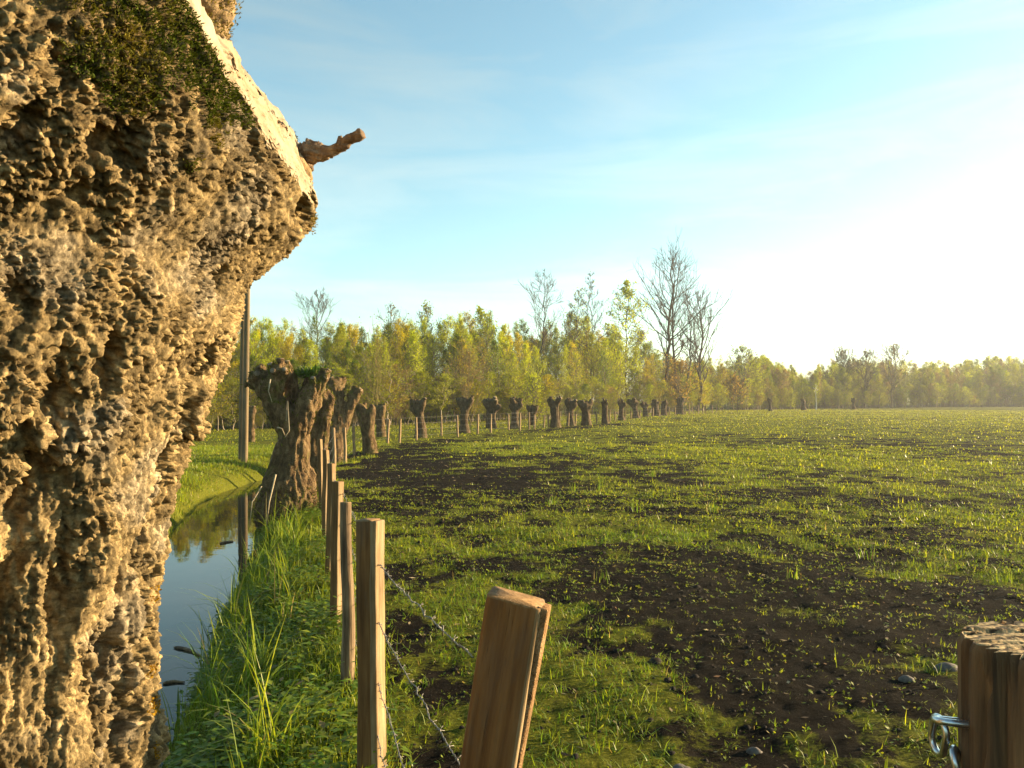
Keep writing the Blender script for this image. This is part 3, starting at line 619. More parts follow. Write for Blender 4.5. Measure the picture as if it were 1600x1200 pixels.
simple('pollard stump on the far verge just right of the utility poles', 33, 393, 690, [(393, 692, 6, 393, 655, 5), (393, 655, 5, 391, 642, 6), (393, 655, 5, 396, 642, 5)],
       [(390, 640, 388, 633, 2.5, 0), (396, 640, 397, 633, 2.5, 0)], 72, .06, M['bark'], .6, 200)

# ------------------------------------------------------------------ fence posts
def post_mesh(w, dp, hgt, seed, round_=False, rows=40, rough=.06, sides=24, taper=.0, below=.35, wob_a=.012):
    t = np.arange(sides)/sides*2*np.pi; c, s = np.cos(t), np.sin(t)
    e = 1.0 if round_ else .2
    X = np.sign(c)*np.abs(c)**e*w/2; Y = np.sign(s)*np.abs(s)**e*dp/2
    zs = np.concatenate([[-below, -.02], np.linspace(.0, hgt-.012, rows), [hgt-.004, hgt]])
    sc = np.ones(len(zs)); sc[-1] = .975; sc *= 1-taper*np.clip(zs/hgt, 0, 1)
    ZZ = np.repeat(zs[:, None], sides, 1); XX = X[None]*sc[:, None]; YY = Y[None]*sc[:, None]
    q = np.stack([XX*14, YY*14, ZZ*2.2], -1).reshape(-1, 3)+seed*5.1
    f = 1+rough*fbm(q, 4, seed).reshape(ZZ.shape)*2.2
    wob = wob_a*vnoise(np.stack([zs*2.3, zs*0+seed, zs*0], 1), seed); wob2 = wob_a*.8*vnoise(np.stack([zs*2.1, zs*0+seed+9, zs*0], 1), seed+1)
    V = np.stack([XX*f+wob[:, None], YY*f+wob2[:, None], ZZ], -1)
    rs = random.Random(seed); V[-2:, :, 2] += (rs.uniform(-.12, .12)*V[-2:, :, 0]+rs.uniform(-.15, .05)*V[-2:, :, 1])
    nz, ns = ZZ.shape; i = np.arange(nz-1)[:, None]*ns; k = np.arange(ns)[None]; k2 = (k+1) % ns
    Q = np.stack([i+k, i+k2, i+ns+k2, i+ns+k], -1).reshape(-1, 4)
    T = np.concatenate([Q[:, [0, 1, 2]], Q[:, [0, 2, 3]]]); V = V.reshape(-1, 3)
    ctr = V[-ns:].mean(0); V = np.concatenate([V, [ctr]]); cn = len(V)-1; k = np.arange(ns)
    top = np.stack([np.full(ns, cn), (nz-1)*ns+k, (nz-1)*ns+(k+1) % ns], 1)
    mi = np.zeros(len(T)+ns, int)
    fx = np.tile(V[Q].mean(1), (2, 1)); mi[:len(T)] = (np.tile(np.tile(X > w*.40, nz-1), 2)).astype(int)          # the split, weathered side
    mi[-ns:] = 2; mi[len(Q)-ns:len(Q)] = 2; mi[len(T)-ns:len(T)] = 2
    return V, np.concatenate([T, top]), mi
def fence_post(label, x, y, w, dp, h, seed, mats, lean=(0, 0), yaw=0, round_=False, **kw):
    z = float(ground_z(x, y)[0])
    V, F, mi = post_mesh(w, dp, h, seed, round_, **kw)
    o = obj('fence_post', mesh_np('fence_post', V, F, mats, mat_idx=mi, smooth=False), None, (x, y, z), (R(lean[1]), R(lean[0]), R(yaw)))
    return tag(o, label, 'fence post', 'posts of the pasture fence')
OAK = [M['oak'], M['oak_pale'], M['endgrain']]; PALE = [M['oak_pale']]*3
def h_of(d, ytop, x, y): return CAM_H-(ytop-HOR)*d/FOC-float(ground_z(x, y)[0])
# leaning sawn post in front
LP = (-.203, 1.74)
hz = h_of(1.74, 926, *LP)/math.cos(R(9.6))
lead = fence_post('thick sawn orange-brown post leaning right, nearest post in the middle', LP[0], LP[1], .118, .105, hz, 3, OAK, (9.6, 0), -8, rows=90, rough=.010, sides=48, wob_a=.003)
V, F, mi = post_mesh(.026, .092, hz-.006, 91, False, 90, .16, 18, wob_a=.003)
V[:, 0] += .0575; V[:, 1] -= .002
obj('bark_strip', mesh_np('bark_strip', V, F, M['oak_bark'], smooth=False), lead)
PA = (-.633, 3.6); ha = h_of(3.6, 811, *PA)
pa = fence_post('straight squared post with pale split right edge, left of the leaning one', PA[0], PA[1], .082, .085, ha, 5, OAK, (-.6, 0), -20, rows=80, rough=.02, sides=32, wob_a=.004)
V, F, mi = post_mesh(.03, .078, ha-.003, 92, False, 90, .14, 16, wob_a=.004); V[:, 0] += .048; V[:, 1] -= .004
tag(obj('split_edge', mesh_np('split_edge', V, F, M['oak_pale'], smooth=False), pa), 'pale rough split edge')
PB = (-.985, 4.88); fence_post('round bark-brown post just left of the squared one', PB[0], PB[1], .078, .078, h_of(4.88, 784, *PB), 7, [M['round_post'], M['round_post'], M['oak_pale']], (-1.6, 0), 0, True, rows=90, rough=.07, taper=.12)
near_posts = [((-1.31, 6.05), 752, .07, 'squared post half hidden behind the round bark-brown one'), ((-1.76, 7.75), 724, .06, 'third post back from the round one, narrow and dark on the left'),
              ((-2.26, 9.7), 703, .06, 'fourth post back from the round one, thin with a lit right edge'), ((-2.95, 12.4), 686, .06, 'fifth post back, right beside the large forked pollard')]
for k, (pp, yt, wd, lab) in enumerate(near_posts):
    fence_post(lab, pp[0], pp[1], wd, wd, h_of(pp[1], yt, *pp), 11+k, OAK, (random.uniform(-1.5, 1.5), 0), -22+random.uniform(-8, 8), rows=50, rough=.05)
mid = [(507, 671, 722), (523, 668, 727), (539, 668, 720), (554, 663, 708), (573, 657, 703), (582, 658, 698), (606, 655, 693), (624, 655, 693), (651, 652, 688), (690, 648, 682), (715, 649, 683), (746, 647, 679), (767, 647, 677), (795, 647, 673), (812, 645, 674),
       (827, 644, 672), (835, 648, 671), (850, 650, 669), (857, 647, 668), (874, 643, 667.5), (888, 645, 665.5), (899, 647, 664.5), (911, 646, 664), (922, 645, 662)]
words = ['first', 'second', 'third', 'fourth', 'fifth', 'sixth', 'seventh', 'eighth', 'ninth', 'tenth', 'eleventh', 'twelfth', 'thirteenth', 'fourteenth', 'fifteenth', 'sixteenth', 'seventeenth', 'eighteenth', 'nineteenth', 'twentieth', 'twenty-first', 'twenty-second', 'twenty-third', 'twenty-fourth']
post_pts = [(LP[0], LP[1]), PA, PB]+[p_ for p_, *_ in near_posts]
for k, (px, yt, yb) in enumerate(mid):
    d = dist_of(yb); x, y = (px-800)*d/FOC, d; post_pts.append((x, y))
    fence_post('%s slim fence post right of the large forked pollard, counting left to right' % words[k], x, y, .07 if d < 30 else .085, .07, h_of(d, yt, x, y), 30+k, PALE, (random.uniform(-3, 3), 0), -35+random.uniform(0, 25), rows=14, rough=.07, sides=10)
far = [(932, 643, 661), (941, 643, 660), (947, 640, 659.5), (952, 640, 659), (961, 643, 658), (976, 641, 656.5), (986, 643, 655.5), (1000, 641, 654), (1012, 641, 653), (1020, 637, 652), (1030, 640, 651.5), (1046, 637, 650), (1055, 637, 649.5), (1071, 632, 648.5),
       (1077, 632, 648), (1083, 634, 647.7), (1091, 633, 647.2), (1098, 632, 646.8), (1102, 632, 646.5), (1113, 633, 645.6), (1119, 632, 645.3)]
for k, (px, yt, yb) in enumerate(far):
    d = dist_of(yb); x, y = (px-800)*d/FOC, d; post_pts.append((x, y))
    fence_post('thin pale post in the tight distant run before the far pollards', x, y, .11, .1, h_of(d, yt, x, y), 80+k, PALE, (random.uniform(-3, 3), 0), -35+random.uniform(0, 25), rows=6, rough=.06, sides=8)
# wires: strands strung post to post
order = post_pts[:7]+sorted(post_pts[7:], key=lambda t: t[1])
nearw = [[(-.083, 1.72, 1.15), (-.59, 3.56, .974)], [(-.098, 1.72, .90), (-.59, 3.56, .715)], [(-.13, 1.72, .62), (-.592, 3.56, .453)], [(-.16, 1.72, .37), (-.593, 3.56, .22)]]
wl = ['topmost barbed wire strand running back from the leaning post', 'second barbed wire strand from the top along the near posts', 'third barbed wire strand from the top along the near posts', 'lowest barbed wire strand just above the grass']
for k in range(4):
    pts = [np.array(v, float) for v in nearw[k]]
    for (x, y) in order[2:]:
        pts.append(np.array([x+.045, y-.02, float(ground_z(x, y)[0])+[.97, .73, .48, .22][k]]))
    path = [pts[0]]
    for a, b in zip(pts[:-1], pts[1:]):
        ns = 24 if a[1] < 5 else 3
        for t in np.linspace(0, 1, ns+1)[1:]:
            q_ = a+(b-a)*t; q_[2] -= .05*np.linalg.norm(b-a)*t*(1-t)*.5
            if a[1] < 5: q_ = q_+rng.normal(0, .003, 3)
            path.append(q_)
    path = np.array(path); segs, barbs = [], []
    for a, b in zip(path[:-1], path[1:]):
        rr = float(np.interp(a[1], [1, 8, 20, 60, 110], [.0014, .0016, .002, .0028, .003]))
        if a[1] < 9:                                   # two twisted strands
            L_ = np.linalg.norm(b-a); n = max(2, int(L_/.014)); dd = (b-a)/L_; u = np.cross(dd, [0, 0, 1]); u /= np.linalg.norm(u); v = np.cross(dd, u)
            for ph in (0, math.pi):
                tp = [a+(b-a)*t+(u*math.cos(t*L_/.011+ph)+v*math.sin(t*L_/.011+ph))*.0014 for t in np.linspace(0, 1, n+1)]
                segs += [[*c, *e, .0011, .0011] for c, e in zip(tp[:-1], tp[1:])]
        else: segs.append([*a, *b, rr, rr])
    acc = 0
    for a, b in zip(path[:-1], path[1:]):
        L_ = np.linalg.norm(b-a); s0 = acc; acc += L_
        if a[1] > 12: break
        for j in range(int(s0/.11)+1, int(acc/.11)+1):
            c = a+(b-a)*((j*.11-s0)/L_); dd = (b-a)/L_
            for _ in range(2):
                e = np.cross(dd, rng.normal(0, 1, 3)); e /= np.linalg.norm(e); barbs.append([*(c-e*.013), *(c+e*.013), .0011, .0009])
            barbs.append([*(c-dd*.006), *(c+dd*.006), .0034, .0034])
    V, F = tubes(segs, 4, False); wo = obj('barbed_wire', mesh_np('barbed_wire', V, F, M['wire'])); tag(wo, wl[k], 'barbed wire', 'strands of the pasture fence')
    V, F = tubes(barbs, 4, True); tag(obj('barbs', mesh_np('barbs', V, F, M['wire']), wo), kind='stuff')

# ------------------------------------------------------------------ round gate post with chain on the right
GP = (.945, 1.40); gh = h_of(1.40, 1003, *GP)
gz0 = float(ground_z(*GP)[0])
gate = obj('gate_post', None, loc=(GP[0], GP[1], gz0)); tag(gate, 'thick round gate post with cracked sawn top at the lower right', 'gate post')
sd = 90; t = np.arange(sd)/sd*2*np.pi; zs = np.concatenate([[-.4, 0], np.linspace(.05, gh-.012, 150), [gh]])
q = np.stack([np.repeat(np.cos(t)[None], len(zs), 0), np.repeat(np.sin(t)[None], len(zs), 0), np.repeat(zs[:, None], sd, 1)], -1)
f = fbm((q*np.array([6, 6, 1.3])).reshape(-1, 3), 4, 201).reshape(q.shape[:2])
cr = np.abs(fbm((q*np.array([4.2, 4.2, .5])).reshape(-1, 3), 3, 203).reshape(q.shape[:2])); cr = -.035*(1-sstep(.0, .06, cr))
rad = .148*(1+.05*f)+cr*.9; rad[-1] -= .006; rad[-6:] += .006*np.linspace(0, 1, 6)[:, None]*fbm((q[-6:]*9).reshape(-1, 3), 2, 204).reshape(6, sd)
V = np.stack([q[..., 0]*rad, q[..., 1]*rad, q[..., 2]], -1); ns = sd; nz_ = len(zs); i = np.arange(nz_-1)[:, None]*ns; k = np.arange(ns)[None]; k2 = (k+1) % ns
Q = np.stack([i+k, i+k2, i+ns+k2, i+ns+k], -1).reshape(-1, 4)
obj('shaft', mesh_np('shaft', V.reshape(-1, 3), None, M['gate_wood'], quads=Q, smooth=True), gate)
tv = []; nring = 30
for a in np.linspace(1, 0, nring): tv.append(np.stack([V[-1, :, 0]*a, V[-1, :, 1]*a, np.full(sd, gh)], -1))
tv = np.array(tv); hh = fbm((tv.reshape(-1, 3)*np.array([8, 55, 1])), 3, 207).reshape(nring, sd)
tv[1:, :, 2] += (.0035*hh[1:]-.005*(1-sstep(.0, .1, np.abs(fbm((tv[1:].reshape(-1, 3)*np.array([3, 22, 1])), 2, 208).reshape(nring-1, sd)))))
i = np.arange(nring-1)[:, None]*sd; Q = np.stack([i+k, i+k2, i+sd+k2, i+sd+k], -1).reshape(-1, 4)
obj('sawn_top', mesh_np('sawn_top', tv.reshape(-1, 3), None, M['sawtop'], quads=Q, smooth=True), gate)
def link(c, ax, nrm, L_=.075, W_=.042, r=.0065):
    c, ax, nrm = [np.asarray(v, float) for v in (c, ax, nrm)]; ax /= np.linalg.norm(ax); nrm = nrm-ax*(nrm@ax); nrm /= np.linalg.norm(nrm); sd_ = np.cross(nrm, ax)
    pts = []
    for a in np.linspace(0, 2*np.pi, 33)[:-1]:
        off = (L_-W_)/2*(1 if math.cos(a) > 0 else -1); pts.append(c+ax*(off+W_/2*math.cos(a))+sd_*W_/2*math.sin(a))
    pts.append(pts[0]); pts = np.array(pts); T = np.roll(pts[:-1], -1, 0)-np.roll(pts[:-1], 1, 0); T = np.vstack([T, T[:1]]); T /= np.linalg.norm(T, axis=1, keepdims=True)
    B = np.cross(T, nrm); ang = np.arange(8)/8*2*np.pi
    V = (pts[:, None]+r*(np.cos(ang)[None, :, None]*B[:, None]+np.sin(ang)[None, :, None]*nrm)).reshape(-1, 3)
    n = len(pts); i = np.arange(n-1)[:, None]*8; k = np.arange(8)[None]; k2 = (k+1) % 8
    return V, np.stack([i+k, i+k2, i+8+k2, i+8+k], -1).reshape(-1, 4)
chain = obj('chain', None, loc=(GP[0], GP[1], gz0)); tag(chain, 'galvanised chain looped round the back of the gate post', 'chain')
for c, ax, nrm in [((-.152, .035, gh-.150), (1, -.1, -.08), (0, .25, 1)), ((-.148, .035, gh-.235), (-.3, .1, 1), (.8, -.55, .2)), ((-.128, .0, gh-.285), (.62, -.35, -.75), (.2, -.9, .4)), ((-.085, -.14, gh-.315), (.8, -.2, -.3), (0, .6, .8)), ((-.165, .075, gh-.19), (.1, .5, -1), (1, 0, .1))]:
    v, qd = link(c, ax, nrm); obj('chain_link', mesh_np('chain_link', v, None, M['steel'], quads=qd, smooth=True), chain)

# ------------------------------------------------------------------ twin utility poles, floating sticks, stones
for k, (px, lab, w_, ln) in enumerate([(383, 'pale sunlit wooden utility pole on the left bank, right one of the pair', .085, .35), (377.5, 'dark wooden utility pole on the left bank, left one of the pair', .08, .3)]):
    d = 22.9+k*.3; x = (px-800)*d/FOC; z = float(ground_z(x, d)[0])
    pts = [(math.sin(R(ln*1.6))*t, 0, t) for t in np.linspace(-.5, 7.6, 24)]
    V, F = sweep(pts, np.linspace(w_*1.05, w_*.8, 24), 16, .03, 12+k)
    root = obj('utility_pole', None, loc=(x, d, z)); tag(root, lab, 'utility pole')
    obj('shaft', mesh_np('shaft', V, F, M['pole'], smooth=True), root)
    tp = pts[-1]; V, F = sweep([(tp[0], 0, tp[2]-.02), (tp[0], 0, tp[2]+.03), (tp[0], 0, tp[2]+.06)], [w_*.86, w_*.86, .01], 16); obj('pole_cap', mesh_np('pole_cap', V, F, M['steel']), root)
for k, (pts, r, lab) in enumerate([([(275, 1010), (290, 1012), (303, 1016), (316, 1024)], .016, 'short dark stick floating in the ditch, upper of two'), ([(258, 1066), (276, 1063), (292, 1064)], .014, 'dark forked stick floating in the ditch, lower of two'),
                                   ([(345, 849), (355, 847), (366, 846)], .02, 'small dark branch floating in the far reach of the ditch')]):
    P3 = []
    for (a, b) in pts:
        dd = (CAM_H-WATER_Z)*FOC/(b-HOR); P3.append(((a-800)*dd/FOC, dd, WATER_Z+.008))
    P3 = np.array(P3); tt = np.linspace(0, len(P3)-1, 14); P3 = np.stack([np.interp(tt, np.arange(len(pts)), P3[:, j]) for j in range(3)], 1)
    V, F = sweep(P3, r*np.interp(tt/tt[-1], [0, .1, .4, 1], [.3, .9, 1, .4]), 10, .4, k); o = obj('floating_stick', mesh_np('floating_stick', V, F, M['round_post'], smooth=True)); tag(o, lab, 'stick')
for k, (px, py, r, lab) in enumerate([(1475, 1046, .055, 'grey rounded stone half sunk in mud left of the gate post'), (1062, 1192, .045, 'brown stone in the grass at the bottom edge'), (1175, 1160, .03, 'small pale stone among grass tufts near the bottom edge'), (1412, 1065, .035, 'low dark stone left of the grey rounded one')]):
    d = dist_of(py+6); x = (px-800)*d/FOC
    bmv = []; nu, nv = 16, 10
    for a in range(nv+1):
        for b in range(nu): ph_, t_ = math.pi*a/nv, 2*math.pi*b/nu; bmv.append((math.sin(ph_)*math.cos(t_), math.sin(ph_)*math.sin(t_), math.cos(ph_)))
    bmv = np.array(bmv); bmv *= (1+.28*fbm(bmv*1.6+k*7, 3, 400+k))[:, None]; bmv *= np.array([r*1.3, r, r*.7])
    i = np.arange(nv)[:, None]*nu; k_ = np.arange(nu)[None]; Q = np.stack([i+k_, i+nu+k_, i+nu+(k_+1) % nu, i+(k_+1) % nu], -1).reshape(-1, 4)
    tag(obj('field_stone', mesh_np('field_stone', bmv, None, M['stone'], quads=Q, smooth=True), None, (x, d, float(ground_z(x, d)[0])+r*.02)), lab, 'stone')

# ------------------------------------------------------------------ trees
def grow(seed, H, trunk_r, spread, first=.25, nb=22, sub=5, twigs=3, up=.55, lean=0.0, stem_wob=.012, top_thin=.12):
    """segments of a bare tree: list of (p0, p1, r0, r1, level)"""
    rs = np.random.default_rng(seed); S = []; ends = []
    n = 14; pts = [np.zeros(3)]
    for k in range(n): pts.append(pts[-1]+np.array([rs.normal(lean/n, stem_wob)*H, rs.normal(0, stem_wob)*H, H/n]))
    pts = np.array(pts); rad = trunk_r*(1-(1-top_thin)*np.linspace(0, 1, n+1)**.9)
    for k in range(n): S.append((*pts[k], *pts[k+1], rad[k], rad[k+1], 0))
    def limb(p, d, L_, r, lev):
        m = 5 if lev < 3 else 3; q = p.copy(); seg = L_/m; nodes = [q]
        for k in range(m):
            d = d+rs.normal(0, .13, 3)+np.array([0, 0, .10*up]); d = d/np.linalg.norm(d); q2 = q+d*seg
            r2 = max(r*(1-.8/m), .004); S.append((*q, *q2, r, r2, lev)); q, r = q2, r2; nodes.append(q)
        ends.append(q)
        if lev < 3:
            for j in range(sub if lev == 1 else twigs):
                t = rs.uniform(.2, 1)*m; a = nodes[min(int(t), m)]; e = d+rs.normal(0, .55, 3); e[2] += .25; e /= np.linalg.norm(e)
                limb(a, e, L_*rs.uniform(.35, .6), max(r*1.1, .006), lev+1)
    for b in range(nb):
        t = first+(1-first)*((b+rs.random())/nb); z = t*n; k = min(int(z), n-1); p = pts[k]+(pts[k+1]-pts[k])*(z-k)
        a = b*2.4+rs.uniform(-.5, .5); e = np.array([math.cos(a), math.sin(a), up+rs.uniform(-.15, .35)]); e /= np.linalg.norm(e)
        sh = math.sin(math.pi*min(1, (t-first)/(1-first)*.85+.18)); limb(p, e, spread*H*sh*rs.uniform(.7, 1.15)+.03*H, rad[k]*.5, 1)
    return np.array(S, np.float32), np.array(ends, np.float32)
def leaf_tris(centres, size, cols, seed):
    rs = np.random.default_rng(seed); n = len(centres)
    a = rs.normal(0, 1, (n, 3)); a /= np.linalg.norm(a, axis=1, keepdims=True); b = np.cross(a, rs.normal(0, 1, (n, 3))); b /= np.linalg.norm(b, axis=1, keepdims=True)+1e-9
    s = (size*rs.uniform(.6, 1.4, n))[:, None]
    V = np.stack([centres-a*s*.6, centres+a*s*.5+b*s*.45, centres+a*s*.2-b*s*.5], 1).reshape(-1, 3)
    return V, np.arange(3*n).reshape(-1, 3), np.repeat(cols, 3, 0)
GREEN = {'lime': (.235, .285, .014), 'olive': (.175, .205, .018), 'deep': (.08, .12, .016), 'tan': (.21, .15, .045), 'gold': (.28, .255, .015), 'bare': (.15, .12, .06)}
def tree_at(px, d, ytop):
    x = (px-800)*d/FOC; z = float(ground_z(x, d)[0]); return x, d, z, CAM_H-(ytop-HOR)*d/FOC-z
def named_tree(name, label, px, d, ytop, seed, leaves=0, tint='lime', lsize=.16, group=None, trunk_r=None, col=(.085, .07, .055), cat='tree', **kw):
    x, y, z, H = tree_at(px, d, ytop); S, E = grow(seed, H, trunk_r or H*.011, **kw)
    root = obj(name, None, loc=(x, y, z-.1)); tag(root, label, cat, group)
    for nm, sel, sides in (('trunk', S[:, 8] < 2, 5), ('crown', S[:, 8] >= 2, 3)):
        if not sel.any(): continue
        s_ = S[sel]; s_[:, 6:8] = np.maximum(s_[:, 6:8], d*.00013 if nm == 'crown' else d*.0002)
        V, F = tubes(s_[:, :8], sides, False); C = np.tile([col], (len(V), 1)); mi = None; ms = [M['twig']]
        if nm == 'crown' and leaves:
            base = S[S[:, 8] >= 2]; pick = rng.integers(0, len(base), leaves); c_ = base[pick, 3:6]+rng.normal(0, .22, (leaves, 3))
            lc = np.array([GREEN[tint]])*rng.uniform(.65, 1.35, (leaves, 1)); v2, f2, c2 = leaf_tris(c_, lsize, lc, seed)
            mi = np.r_[np.zeros(len(F), int), np.ones(len(f2), int)]; F = np.concatenate([F, f2+len(V)]); V = np.concatenate([V, v2]); C = np.concatenate([C, c2]); ms = [M['twig'], M['leaf']]
        obj(nm, mesh_np(nm, V, F, ms, C, mat_idx=mi), root)
    return root
BT = 'tall trees above the wood'
bare = dict(first=.3, nb=24, sub=6, twigs=4, up=.75)
named_tree('bare_tree', 'tallest bare tree, left stem of the high clump above the wood', 1043, 112, 394, 501, 0, spread=.30, group=BT, trunk_r=.34, **bare)
named_tree('bare_tree', 'tall bare tree directly right of the tallest one', 1056, 114, 400, 502, 0, spread=.20, group=BT, trunk_r=.27, **bare)
named_tree('bare_tree', 'slender bare tree in the middle of the high clump', 1074, 115, 456, 503, 0, spread=.2, group=BT, trunk_r=.2, **bare)
named_tree('bare_tree', 'forked bare tree at the right end of the high clump', 1091, 116, 455, 504, 0, spread=.34, group=BT, trunk_r=.28, **{**bare, 'first': .2, 'up': 1.1})
named_tree('bare_tree', 'bare oval-crowned tree standing above the wood, centre', 836, 84, 428, 505, 0, spread=.2, group=BT, trunk_r=.14, **{**bare, 'first': .42})
named_tree('bare_tree', 'small bare tree above the wood behind the large forked pollard', 491, 74, 456, 506, 0, spread=.2, group=BT, trunk_r=.13, **{**bare, 'first': .5})
named_tree('bare_tree', 'very slim bare tree left of the yellow-green birch', 924, 95, 424, 507, 120, 'olive', .14, spread=.1, group=BT, trunk_r=.12, **{**bare, 'nb': 30})
named_tree('bare_tree', 'slim twiggy tree between the oval-crowned and very slim ones', 884, 92, 448, 508, 500, 'olive', .15, spread=.12, group=BT, trunk_r=.12, **{**bare, 'nb': 30})
named_tree('birch_tree', 'airy yellow-green birch left of the high bare clump', 980, 98, 440, 509, 2600, 'lime', .2, spread=.2, group=BT, trunk_r=.13, first=.2, nb=30, sub=5, twigs=4, up=.7)
named_tree('leafing_tree', 'grey twiggy round crown on the wood skyline, left of centre', 612, 80, 476, 510, 260, 'bare', .14, spread=.2, group=BT, **bare)
named_tree('leafing_tree', 'twiggy pale crown on the skyline right of the grey round one', 664, 82, 474, 511, 700, 'olive', .15, spread=.18, group=BT, **bare)
named_tree('leafing_tree', 'pointed yellow-green crown on the skyline left of the bare oval tree', 765, 84, 482, 512, 1600, 'lime', .18, spread=.16, group=BT, **bare)
named_tree('blossoming_tree', 'low orange-tan budding tree below the high bare clump', 1062, 100, 566, 513, 1500, 'tan', .17, spread=.45, first=.15, nb=26, sub=5, twigs=4, up=.6, trunk_r=.08)
named_tree('blossoming_tree', 'small orange-tan budding tree right of the fence end', 1152, 112, 588, 514, 900, 'tan', .17, spread=.4, first=.15, nb=22, sub=5, twigs=4, up=.6, trunk_r=.07)
named_tree('leafing_tree', 'rounded sparse tree poking above the wood right of the bare clump', 1160, 132, 542, 515, 700, 'olive', .2, spread=.3, first=.35, nb=24, sub=5, twigs=4, up=.7, trunk_r=.15)
named_tree('bare_tree', 'grey domed bare tree, tallest along the far right wood', 1392, 168, 537, 516, 350, 'bare', .25, spread=.34, group=BT, first=.2, nb=30, sub=6, twigs=4, up=.9, trunk_r=.2)
named_tree('bare_tree', 'broad grey twiggy tree left of the domed one at the far wood', 1315, 165, 548, 517, 350, 'bare', .25, spread=.4, group=BT, first=.2, nb=30, sub=6, twigs=4, up=.9, trunk_r=.2)
named_tree('bare_tree', 'second grey twiggy tree, close left of the domed one', 1352, 166, 549, 518, 350, 'bare', .25, spread=.36, group=BT, first=.2, nb=30, sub=6, twigs=4, up=.9, trunk_r=.2)
named_tree('birch_tree', 'thin white birch trunk at the far hedge', 1275, 134, 600, 519, 60, 'lime', .18, spread=.15, first=.6, nb=8, sub=3, twigs=2, trunk_r=.12, col=(.55, .52, .46))
named_tree('coppice_shrub', 'coppiced shrub of long straight shoots behind the leaning pollard', 588, 41, 528, 520, 420, 'olive', .07, spread=.55, first=.05, nb=26, sub=3, twigs=2, up=2.6, trunk_r=.03, col=(.19, .15, .05), cat='shrub')
named_tree('coppice_shrub', 'twiggy tan shrub behind the second and third spaced pollards', 735, 52, 548, 521, 700, 'tan', .07, spread=.5, first=.05, nb=26, sub=5, twigs=3, up=1.8, trunk_r=.04, col=(.17, .13, .06), cat='shrub')
named_tree('leafing_shrub', 'bright lime shrub behind the low bushy stump', 838, 62, 588, 522, 1500, 'lime', .09, spread=.45, first=.05, nb=24, sub=5, twigs=3, up=1.3, trunk_r=.04, cat='shrub')

# the wood behind the row: far trees that read as one mass
def leaf_mat_inst():
    m, n, l, o = mat('woodland_leaves'); a = n.new('ShaderNodeAttribute'); a.attribute_name = 'tint'; b = n.new('ShaderNodeAttribute'); b.attribute_type = 'INSTANCER'; b.attribute_name = 'itint'
    c = mixc(n, l, 1.0, a.outputs['Color'], b.outputs['Color'], 'MULTIPLY'); c2 = mixc(n, l, 1.0, c, (1.7, 1.5, .75), 'MULTIPLY')
    d = n.new('ShaderNodeBsdfDiffuse'); t = n.new('ShaderNodeBsdfTranslucent'); mxs = n.new('ShaderNodeMixShader'); mxs.inputs[0].default_value = .55
    l(c, d.inputs['Color']); l(c2, t.inputs['Color']); l(d.outputs[0], mxs.inputs[1]); l(t.outputs[0], mxs.inputs[2]); l(mxs.outputs[0], o.inputs['Surface']); return m
M['wleaf'] = leaf_mat_inst()
proto_col = bpy.data.collections.new('tree_patterns')
HP = 10.0
for k in range(8):
    S, E = grow(600+k, HP, .085, spread=[.15, .2, .12, .22, .17, .26, .14, .19][k], first=[.18, .15, .28, .1, .2, .08, .25, .15][k], nb=26, sub=5, twigs=2, up=.8)
    S[:, 6:8] = np.maximum(S[:, 6:8], .014); s_ = S[(S[:, 8] < 2) | (rng.random(len(S)) < .8)]
    V, F = tubes(s_[:, :8], 3, False); B = S[S[:, 8] >= 1]; nl_ = [4800, 4400, 3600, 5200, 2400, 5200, 4000, 1300][k]
    c_ = B[rng.integers(0, len(B), nl_), 3:6]+rng.normal(0, .15, (nl_, 3)); v2, f2, c2 = leaf_tris(c_, .085, np.ones((nl_, 3))*rng.uniform(.6, 1.4, (nl_, 1)), 700+k)
    C = np.concatenate([np.tile([(.15, .125, .09)], (len(V), 1)), c2]); mi = np.r_[np.zeros(len(F), int), np.ones(len(f2), int)]
    o = bpy.data.objects.new('tree_pattern', mesh_np('tree_pattern', np.concatenate([V, v2]), np.concatenate([F, f2+len(V)]), [M['twig'], M['wleaf']], C, mat_idx=mi)); proto_col.objects.link(o)
